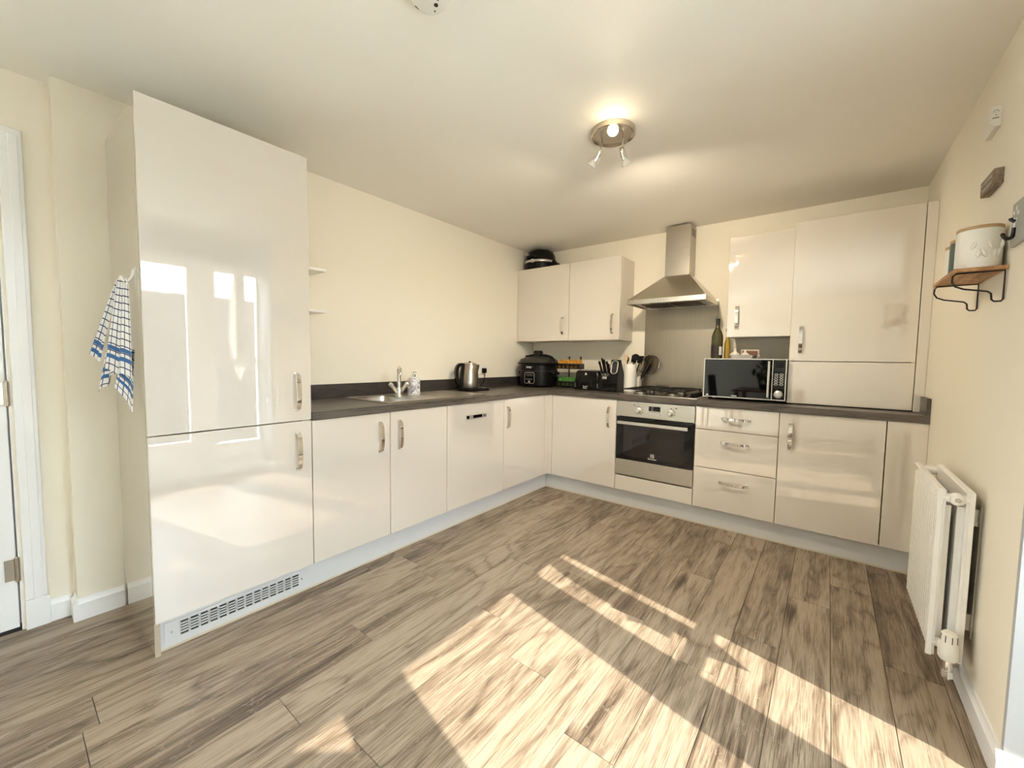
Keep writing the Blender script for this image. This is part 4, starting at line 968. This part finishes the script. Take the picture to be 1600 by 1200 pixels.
for y, z in ((RY0 + .012, RZ1 - .026), (RY1 - .012, RZ1 - .026), (RY0 + .012, RZ0 + .045)):
    hdr = part('header_tube', cyl(B(), (2.922, y, z), (2.990, y, z), .0155, seg=16), 'radiator', rad)
    sgn = -1 if y < -1.4 else 1
    part('boss', lathe(B(), [(.0215, 0), (.0215, .014), (.018, .018)], (2.957, y, z), (0, sgn, 0), 20), 'radiator', hdr)
pl_ = part('blanking_plug', lathe(B(), [(.0175, 0), (.0175, .006), (.008, .009), (.006, .006)], (2.957, RY0 + .012 - .017, RZ1 - .026), (0, -1, 0), 20), 'white_plastic', rad)
part('bleed_screw', cyl(B(), (2.957, RY0 - .010, RZ1 - .026), (2.957, RY0 - .016, RZ1 - .026), .005, seg=10), 'nickel', pl_)
for xa, xb in ((2.9245, 2.9480), (2.9620, 2.9880)):
    bm = B(); box(bm, xa, xa + .002, RY0 + .022, RY1 - .02, RZ0 + .06, RZ1 - .055); box(bm, xb - .002, xb, RY0 + .022, RY1 - .02, RZ0 + .06, RZ1 - .055)
    box(bm, xa, xb, RY0 + .020, RY0 + .023, RZ0 + .06, RZ1 - .055); box(bm, xa, xb, RY1 - .021, RY1 - .018, RZ0 + .06, RZ1 - .055)
    part('side_cover', bm, 'radiator', rad)
    part('convector_fins', (lambda bm: [box(bm, xa + .003, xb - .003, RY0 + .03 + k * .0135, RY0 + .032 + k * .0135, RZ0 + .07, RZ1 - .06) for k in range(33)] and bm)(B()), 'convector', rad)
for y in (-1.575, -1.20):
    bm = B(); box(bm, XW - .004, XW - .0005, y - .022, y + .022, .22, .70); box(bm, 3.003, XW - .004, y - .003, y + .003, .62, .68); box(bm, 3.003, XW - .004, y - .003, y + .003, .24, .30)
    part('wall_bracket', bm, 'grey_plastic' if False else 'silver_plastic', rad)
vx, vy = 2.960, -1.672
vl = part('valve_body', (lambda bm: (cyl(bm, (vx, vy, .122), (vx, vy, .165), .0135, seg=16), cyl(bm, (vx, vy, .098), (vx, vy, .124), .0165, seg=6), cyl(bm, (vx, RY0 + .012, .178), (vx, vy, .178), .010, seg=12), bm)[-1])(B()), 'chrome', rad, label='chrome valve body')
part('thermostat_head', lathe(B(), [(.021, 0), (.026, .008), (.027, .040), (.0245, .046), (.0245, .058), (.0215, .064), (.0205, .094), (.016, .098)], (vx, vy, .160), seg=28), 'white_plastic', rad, label='cream thermostat head')
for a in range(8):
    th = a * PI / 4 + .2; part('grip_slot', cyl(B(), (vx + .0215 * math.cos(th), vy + .0215 * math.sin(th), .226), (vx + .0208 * math.cos(th), vy + .0208 * math.sin(th), .250), .0012, seg=5), 'gap_shade', rad)
part('supply_pipe', tube(B(), smooth_path([(vx, vy, .112), (vx, vy, .098), (vx + .002, vy + .012, .086), (vx + .008, vy + .05, .080), (vx + .030, vy + .12, .078), (XW - .012, vy + .15, .078)], 5), .0085, 12), 'chrome', rad)

ws = thing('wall_shelf', (2.965, -1.49, 1.39), 'small brown wooden shelf on two black wire brackets on the right wall', 'shelf')
SZ0, SZ1 = 1.5005, 1.5125
part('plank', bx(2.903, XW - .001, -1.650, -1.300, SZ0, SZ1, bev=.001), 'shelf_wood', ws)
for y in (-1.634, -1.334):
    pts = [(2.912, y, SZ0 - .003), (XW - .005, y, SZ0 - .003), (XW - .005, y, 1.404), (XW - .009, y, 1.398), (XW - .024, y, 1.398), (XW - .030, y, 1.404), (XW - .032, y, 1.424), (XW - .040, y, 1.432), (2.932, y, 1.444), (2.912, y, 1.454), (2.903, y, 1.470), (2.904, y, 1.490), (2.912, y, SZ0 - .003)]
    part('wire_bracket', tube(B(), pts[:-1], .0028, 8, closed=True), 'black_wire', ws)
def canister(x, y, r, h, m_, name, label, cat='canister', rim=True):
    t = thing(name, (x, y, SZ1), label, cat)
    part('body', lathe(B(), [(r * .97, 0), (r, .003), (r, h - .002), (r * .98, h)], (x, y, SZ1), seg=36), m_, t)
    part('lid', lathe(B(), [(r * .99, 0), (r * 1.01, .002), (r * 1.01, .009), (r * .98, .011)], (x, y, SZ1 + h), seg=36), 'rim', t)
    return t
def front_arc(x, y, r, h0_, h1_): pass
c1 = canister(2.966, -1.594, .0545, .128, 'emboss', 'canister', 'large white embossed canister with bamboo lid at the near end of the wall shelf')
for k in range(7):
    a = math.radians(-112) + k * math.radians(13); z = SZ1 + .055 + .018 * math.cos(k * 2.1)
    part('relief_petal', lathe(B(), [(.001, -.016), (.006, -.006), (.006, .006), (.001, .016)], (2.966 + .0545 * math.cos(a), -1.594 + .0545 * math.sin(a), z), (.4 * math.cos(k * 1.3), .2, 1), 10), 'emboss', c1)
c2 = canister(2.957, -1.470, .040, .120, 'green_tin', 'canister', 'dark green canister with white lettering in the middle of the wall shelf')
def letters_down(body, cx, cy, r, ang, z0, dz, size):
    bm = B()
    for i, chh in enumerate(body):
        nrm = Vector((math.cos(ang), math.sin(ang), 0)); rt = Vector((-nrm.y, nrm.x, 0))
        b2 = text_bm(chh, size, Vector((cx, cy, z0 - i * dz)) + nrm * (r + .0004), rt, (0, 0, 1), .0003)
        me = bpy.data.meshes.new('t'); b2.to_mesh(me); b2.free(); bm.from_mesh(me); bpy.data.meshes.remove(me)
    return bm
part('lettering', letters_down('TEA', 2.957, -1.470, .040, math.radians(-118), SZ1 + .085, .027, .030), 'print', c2)
c3 = canister(2.958, -1.372, .038, .118, 'emboss', 'canister', 'small white canister at the far end of the wall shelf')

sgn_ = thing('wooden_sign', (3.015, -1.40, 1.805), 'weathered brown wooden sign block with small lettering high on the right wall', 'sign')
part('block', bx(3.003, XW - .0005, -1.510, -1.352, 1.816, 1.872, bev=.002), 'old_wood', sgn_)
part('worn_lettering', (lambda bm: [box(bm, 3.0022, 3.0032, -1.490 + k * .0125, -1.4805 + k * .0125 - .003 * (k % 3 == 1), 1.848 - .022 * r_, 1.860 - .022 * r_ - .003 * (k % 2)) for r_ in range(2) for k in range(10 - r_)] and bm)(B()), 'plaque_grey', sgn_)
al = thing('alarm_sensor', (3.01, -1.31, 2.04), 'white boxy alarm sensor with a small grey logo near the ceiling on the right wall', 'sensor')
part('housing', prism(B(), [(2.999, 2.058), (2.999, 2.112), (3.004, 2.118), (XW - .0005, 2.118), (XW - .0005, 2.046), (3.012, 2.046)], 'y', -1.425, -1.305), 'white_plastic', al)
part('logo_ring', tube(B(), [(3.012 + .0065 * math.cos(a), -1.4255, 2.096 + .008 * math.sin(a)) for a in [PI * i / 10 for i in range(11)]], .0008, 5), 'grey_print', al)
part('logo_bar', bx(3.0045, 3.0205, -1.4258, -1.4248, 2.074, 2.0775), 'grey_print', al)
part('logo_dot', cyl(B(), (3.0125, -1.4248, 2.086), (3.0125, -1.4258, 2.086), .0018, seg=10), 'grey_print', al)

hk = thing('hook_board', (3.02, -1.80, 1.55), 'grey painted board with white flower motif and black coat hook at the right edge', 'hook board')
part('board', bx(3.016, XW - .0005, -1.945, -1.682, 1.558, 1.692, bev=.0015), 'plaque_grey', hk)
def petals():
    bm = B(); cy0, cz0 = -1.716, 1.652
    for k in range(5):
        a = k * 2 * PI / 5 + .5; cy_p, cz_p = cy0 + .019 * math.cos(a), cz0 + .019 * math.sin(a)
        bm.faces.new([bm.verts.new((3.0155, cy_p + .0095 * math.cos(t) * math.cos(a) - .006 * math.sin(t) * math.sin(a), cz_p + .0095 * math.cos(t) * math.sin(a) + .006 * math.sin(t) * math.cos(a))) for t in [2 * PI * i / 14 for i in range(14)]])
    for (a0_, b0_, a1_, b1_) in ((cy0, cz0 - .02, cy0 + .008, cz0 - .05), (cy0 + .008, cz0 - .05, cy0 + .020, cz0 - .058)):
        tube(bm, [(3.0155, a0_, b0_), (3.0155, a1_, b1_)], .003, 6)
    return bm
part('flower_motif', petals(), 'print', hk)
def jhook(y):
    return tube(B(), smooth_path([(3.013, y, 1.612), (3.012, y, 1.596), (3.010, y, 1.584), (3.002, y, 1.580), (2.995, y, 1.585), (2.991, y, 1.592)], 5), [.005] * 26, 8)
for y in (-1.722,): part('hook', jhook(y), 'black_wire', hk)
part('hook_knob', lathe(B(), [(.003, -.005), (.006, 0), (.003, .005)], (2.991, -1.722, 1.594)), 'black_wire', hk)
part('upper_peg', tube(B(), [(3.014, -1.722, 1.630), (3.006, -1.722, 1.636), (3.004, -1.722, 1.642)], .005, 8), 'black_wire', hk)

# ------------------------------------------------------------------ ceiling things
cl = thing('ceiling_spotlight', (1.690, -1.757, H), 'round nickel ceiling spotlight plate with three adjustable spots, one of them lit', 'ceiling light')
lx, ly = 1.690, -1.757
part('ceiling_plate', lathe(B(), [(.103, 0), (.106, -.004), (.106, -.024), (.102, -.028), (.098, -.026), (.09, -.020), (.0, -.018)], (lx, ly, H - .0005), seg=48), 'nickel', cl)
def spot(base, joint, tip, name, lit):
    base, joint, tip = Vector(base), Vector(joint), Vector(tip); d_ = (tip - joint).normalized(); L_ = (tip - joint).length
    s = part('spot_stem', tube(B(), [base, joint], .0045, 8), 'chrome', cl)
    c_ = part('spot_holder', lathe(B(), [(.006, -.012), (.013, -.004), (.0165, .012), (.0175, L_ * .62), (.016, L_ * .64)], joint, d_, 20), 'chrome', cl, label='chrome spot holder')
    part('lit_bulb' if lit else 'bulb', lathe(B(), [(.0155, 0), (.021, L_ * .18), (.0245, L_ * .32), (.024, L_ * .36), (.012, L_ * .365)], joint + d_ * L_ * .62, d_, 20), 'lit' if lit else 'bulb_glass', c_)
spot((1.612, -1.712, H - .018), (1.612, -1.735, 2.245), (1.562, -1.735, 2.186), 'a', False)
spot((1.715, -1.690, H - .018), (1.708, -1.690, 2.245), (1.722, -1.655, 2.176), 'b', False)
camd = (Vector((2.58, -3.68, 1.1846)) - Vector((1.69, -1.80, 2.25))).normalized()
spot((1.722, -1.830, H - .018), Vector((1.722, -1.830, 2.272)) - camd * .0, Vector((1.722, -1.830, 2.272)) + camd * .075, 'c', True)
def spot_light(p, d, watts, cone):
    ld = bpy.data.lights.new('spot_bulb_light', 'SPOT'); ld.energy = watts; ld.color = (1, .87, .68); ld.shadow_soft_size = .022; ld.spot_size = math.radians(cone); ld.spot_blend = 1
    o = bpy.data.objects.new('spot_bulb_light', ld); COL.objects.link(o); o.location = p; o.rotation_euler = Vector(d).to_track_quat('-Z', 'Y').to_euler()
spot_light((1.553, -1.735, 2.172), (-.55, .1, -.75), LAMP * .75, 165)
spot_light((1.727, -1.642, 2.158), (-.05, .75, -.80), LAMP * 1.45, 165)
spot_light(Vector((1.722, -1.830, 2.272)) + camd * .10, tuple(camd + Vector((.0, 0, -.25))), LAMP * 1.0, 112)
sm = thing('smoke_detector', (1.560, -2.816, H), 'round white smoke detector on the ceiling at the top edge of the picture', 'smoke detector')
smx, smy = 1.560, -2.816
part('body', lathe(B(), [(.058, 0), (.060, -.003), (.060, -.018), (.054, -.034), (.040, -.040), (.0, -.041)], (smx, smy, H - .0005), seg=40), 'white_plastic', sm)
for i in range(2): part('side_slot', bx(smx - .047 + .006 * i, smx - .044 + .006 * i, smy - .014 + .02 * i, smy + .0 + .02 * i, H - .0385, H - .034), 'gap_shade', sm)
for dx, dy, r_ in ((.012, .020, .0065), (-.008, .033, .0022), (.030, .012, .0022)): part('sounder_hole', cyl(B(), (smx + dx, smy + dy, H - .0425), (smx + dx, smy + dy, H - .037), r_, seg=14), 'gap_shade', sm)

# ------------------------------------------------------------------ tea towel on the tall cabinet
tw = thing('tea_towel', (.44, -3.38, .95), 'white tea towel with navy check and blue stripes hanging on the tall cabinet side', 'towel')
NV = Vector((.4226, -.9063, 0))     # towards the room
def flap(a, b, c, d, off, waves, amp, n=28, m_=34, ulen=.24, v0=0., vlen=.36, phase=0.):
    """cloth between the top edge a-b and the bottom edge c-d, with folds"""
    a, b, c, d = map(Vector, (a, b, c, d)); rows = []; bm = B(); uvs = {}
    for j in range(m_ + 1):
        t = j / m_; row = []
        for i in range(n + 1):
            s = i / n; top = a + (b - a) * s; bot = c + (d - c) * s
            p = top + (bot - top) * t + Vector((.05, 0, 0))
            fold = math.sin(s * waves * 2 * PI + phase + .6 * t) * amp * (.35 + .65 * math.sin(min(1, t * 1.15) * PI * .55))
            p = p + NV * (off + .010 * t + fold) + Vector((.0, 0, .006 * math.sin(s * waves * 2 * PI + phase) * t))
            v_ = bm.verts.new(p); uvs[v_] = (s * ulen, v0 + t * vlen); row.append(v_)
        rows.append(row)
    fs = [bm.faces.new((rows[j][i], rows[j][i + 1], rows[j + 1][i + 1], rows[j + 1][i])) for j in range(m_) for i in range(n)]
    L = bm.loops.layers.uv.new('cloth')
    for f in fs:
        for lp in f.loops: lp[L].uv = uvs[lp.vert]
    return bm
part('back_fold', flap((.424, -3.376, 1.20), (.470, -3.356, 1.20), (.382, -3.396, 1.058), (.471, -3.358, .955), -.006, 1.2, .006, ulen=.16, v0=.13, vlen=.235), 'towel', tw)
part('inner_fold', flap((.422, -3.377, 1.462), (.445, -3.368, 1.462), (.316, -3.426, 1.032), (.394, -3.392, 1.107), -.002, 1.5, .008, ulen=.15, v0=-.09, vlen=.44), 'towel', tw)
part('left_fold', flap((.417, -3.380, 1.466), (.437, -3.372, 1.466), (.294, -3.437, 1.173), (.335, -3.418, 1.146), .004, 1.2, .007, ulen=.14, v0=.0, vlen=.33, phase=1.), 'towel', tw)
part('front_fold', flap((.425, -3.377, 1.468), (.471, -3.358, 1.462), (.367, -3.403, 1.122), (.479, -3.356, 1.097), .008, 1.6, .007, ulen=.21, v0=-.012, vlen=.375, phase=.5), 'towel', tw)
part('hanging_loop', tube(B(), smooth_path([(.494, -3.368, 1.440), (.502, -3.367, 1.456), (.511, -3.367, 1.4590), (.520, -3.367, 1.456), (.526, -3.366, 1.440)], 5), .0022, 6), 'white_plastic', tw)
hkk = part('towel_hook', bx(.502, .520, -3.3435, -3.3400, 1.425, 1.510, bev=.001), 'white_plastic', tall, label='cream plastic adhesive hook')
part('hook_arm', tube(B(), smooth_path([(.511, -3.3445, 1.500), (.511, -3.352, 1.470), (.511, -3.364, 1.452), (.511, -3.376, 1.456), (.511, -3.382, 1.470)], 5), .0045, 8), 'white_plastic', hkk)

# ------------------------------------------------------------------ dining end of the room (only seen mirrored in the black glass)
tb = thing('dining_table', (1.85, -5.0, 0), 'red-brown wooden dining table behind the camera, mirrored in the microwave door', 'table')
part('tabletop', bx(1.36, 2.30, -5.45, -4.55, .715, .745, bev=.006), 'table', tb)
for x in (1.43, 2.23):
    for y in (-5.38, -4.62): part('leg', bx(x - .03, x + .03, y - .03, y + .03, 0, .715, bev=.004), 'table', tb)
dc = thing('dining_chair', (1.15, -4.85, 0), 'charcoal upholstered dining chair beside the dining table behind the camera', 'chair')
part('seat', loft(B(), [rrect(1.16, -4.85, .20, .21, .05, .43), rrect(1.16, -4.85, .22, .23, .06, .46), rrect(1.16, -4.85, .21, .22, .06, .49)]), 'chair', dc)
part('backrest', loft(B(), [[(1.05 + dx, y_, z) for dx, y_ in ((-.03, -5.05), (.03, -5.05), (.03, -4.65), (-.03, -4.65))] for z in (.47,)] + [[(1.00 + dx, y_, z) for dx, y_ in ((-.025, -5.03), (.025, -5.03), (.025, -4.67), (-.025, -4.67))] for z in (.92, .96)]), 'chair', dc)
for x in (.99, 1.33):
    for y in (-5.03, -4.67): part('leg', cyl(B(), (x, y, 0), (x, y, .44), .013, .018, 12), 'black', dc)
vs = thing('potted_plant', (1.80, -4.75, .745), 'dark leafy plant in a black pot on the dining table behind the camera', 'plant')
part('pot', lathe(B(), [(.055, 0), (.07, .01), (.085, .09), (.08, .092)], (1.80, -4.75, .7455)), 'black', vs)
def foliage():
    bm = B(); rnd = random.Random(3)
    for i in range(90):
        a = rnd.uniform(0, 2 * PI); z = rnd.uniform(.84, 1.30); r_ = rnd.uniform(.02, .20) * (1 - abs(z - 1.08) * 1.6)
        c = Vector((1.80 + r_ * math.cos(a), -4.75 + r_ * math.sin(a), z)); u_ = Vector((rnd.gauss(0, 1), rnd.gauss(0, 1), rnd.gauss(0, 1))).normalized(); w_ = u_.cross(Vector((0, 0, 1))).normalized()
        pts = [c + u_ * .06 * math.cos(t) + w_ * .028 * math.sin(t) for t in [2 * PI * k / 8 for k in range(8)]]
        bm.faces.new([bm.verts.new(p) for p in pts])
    cyl(bm, (1.80, -4.75, .83), (1.80, -4.75, 1.15), .006); return bm
f_ = part('foliage', foliage(), 'leaf', vs); f_['kind'] = 'stuff'
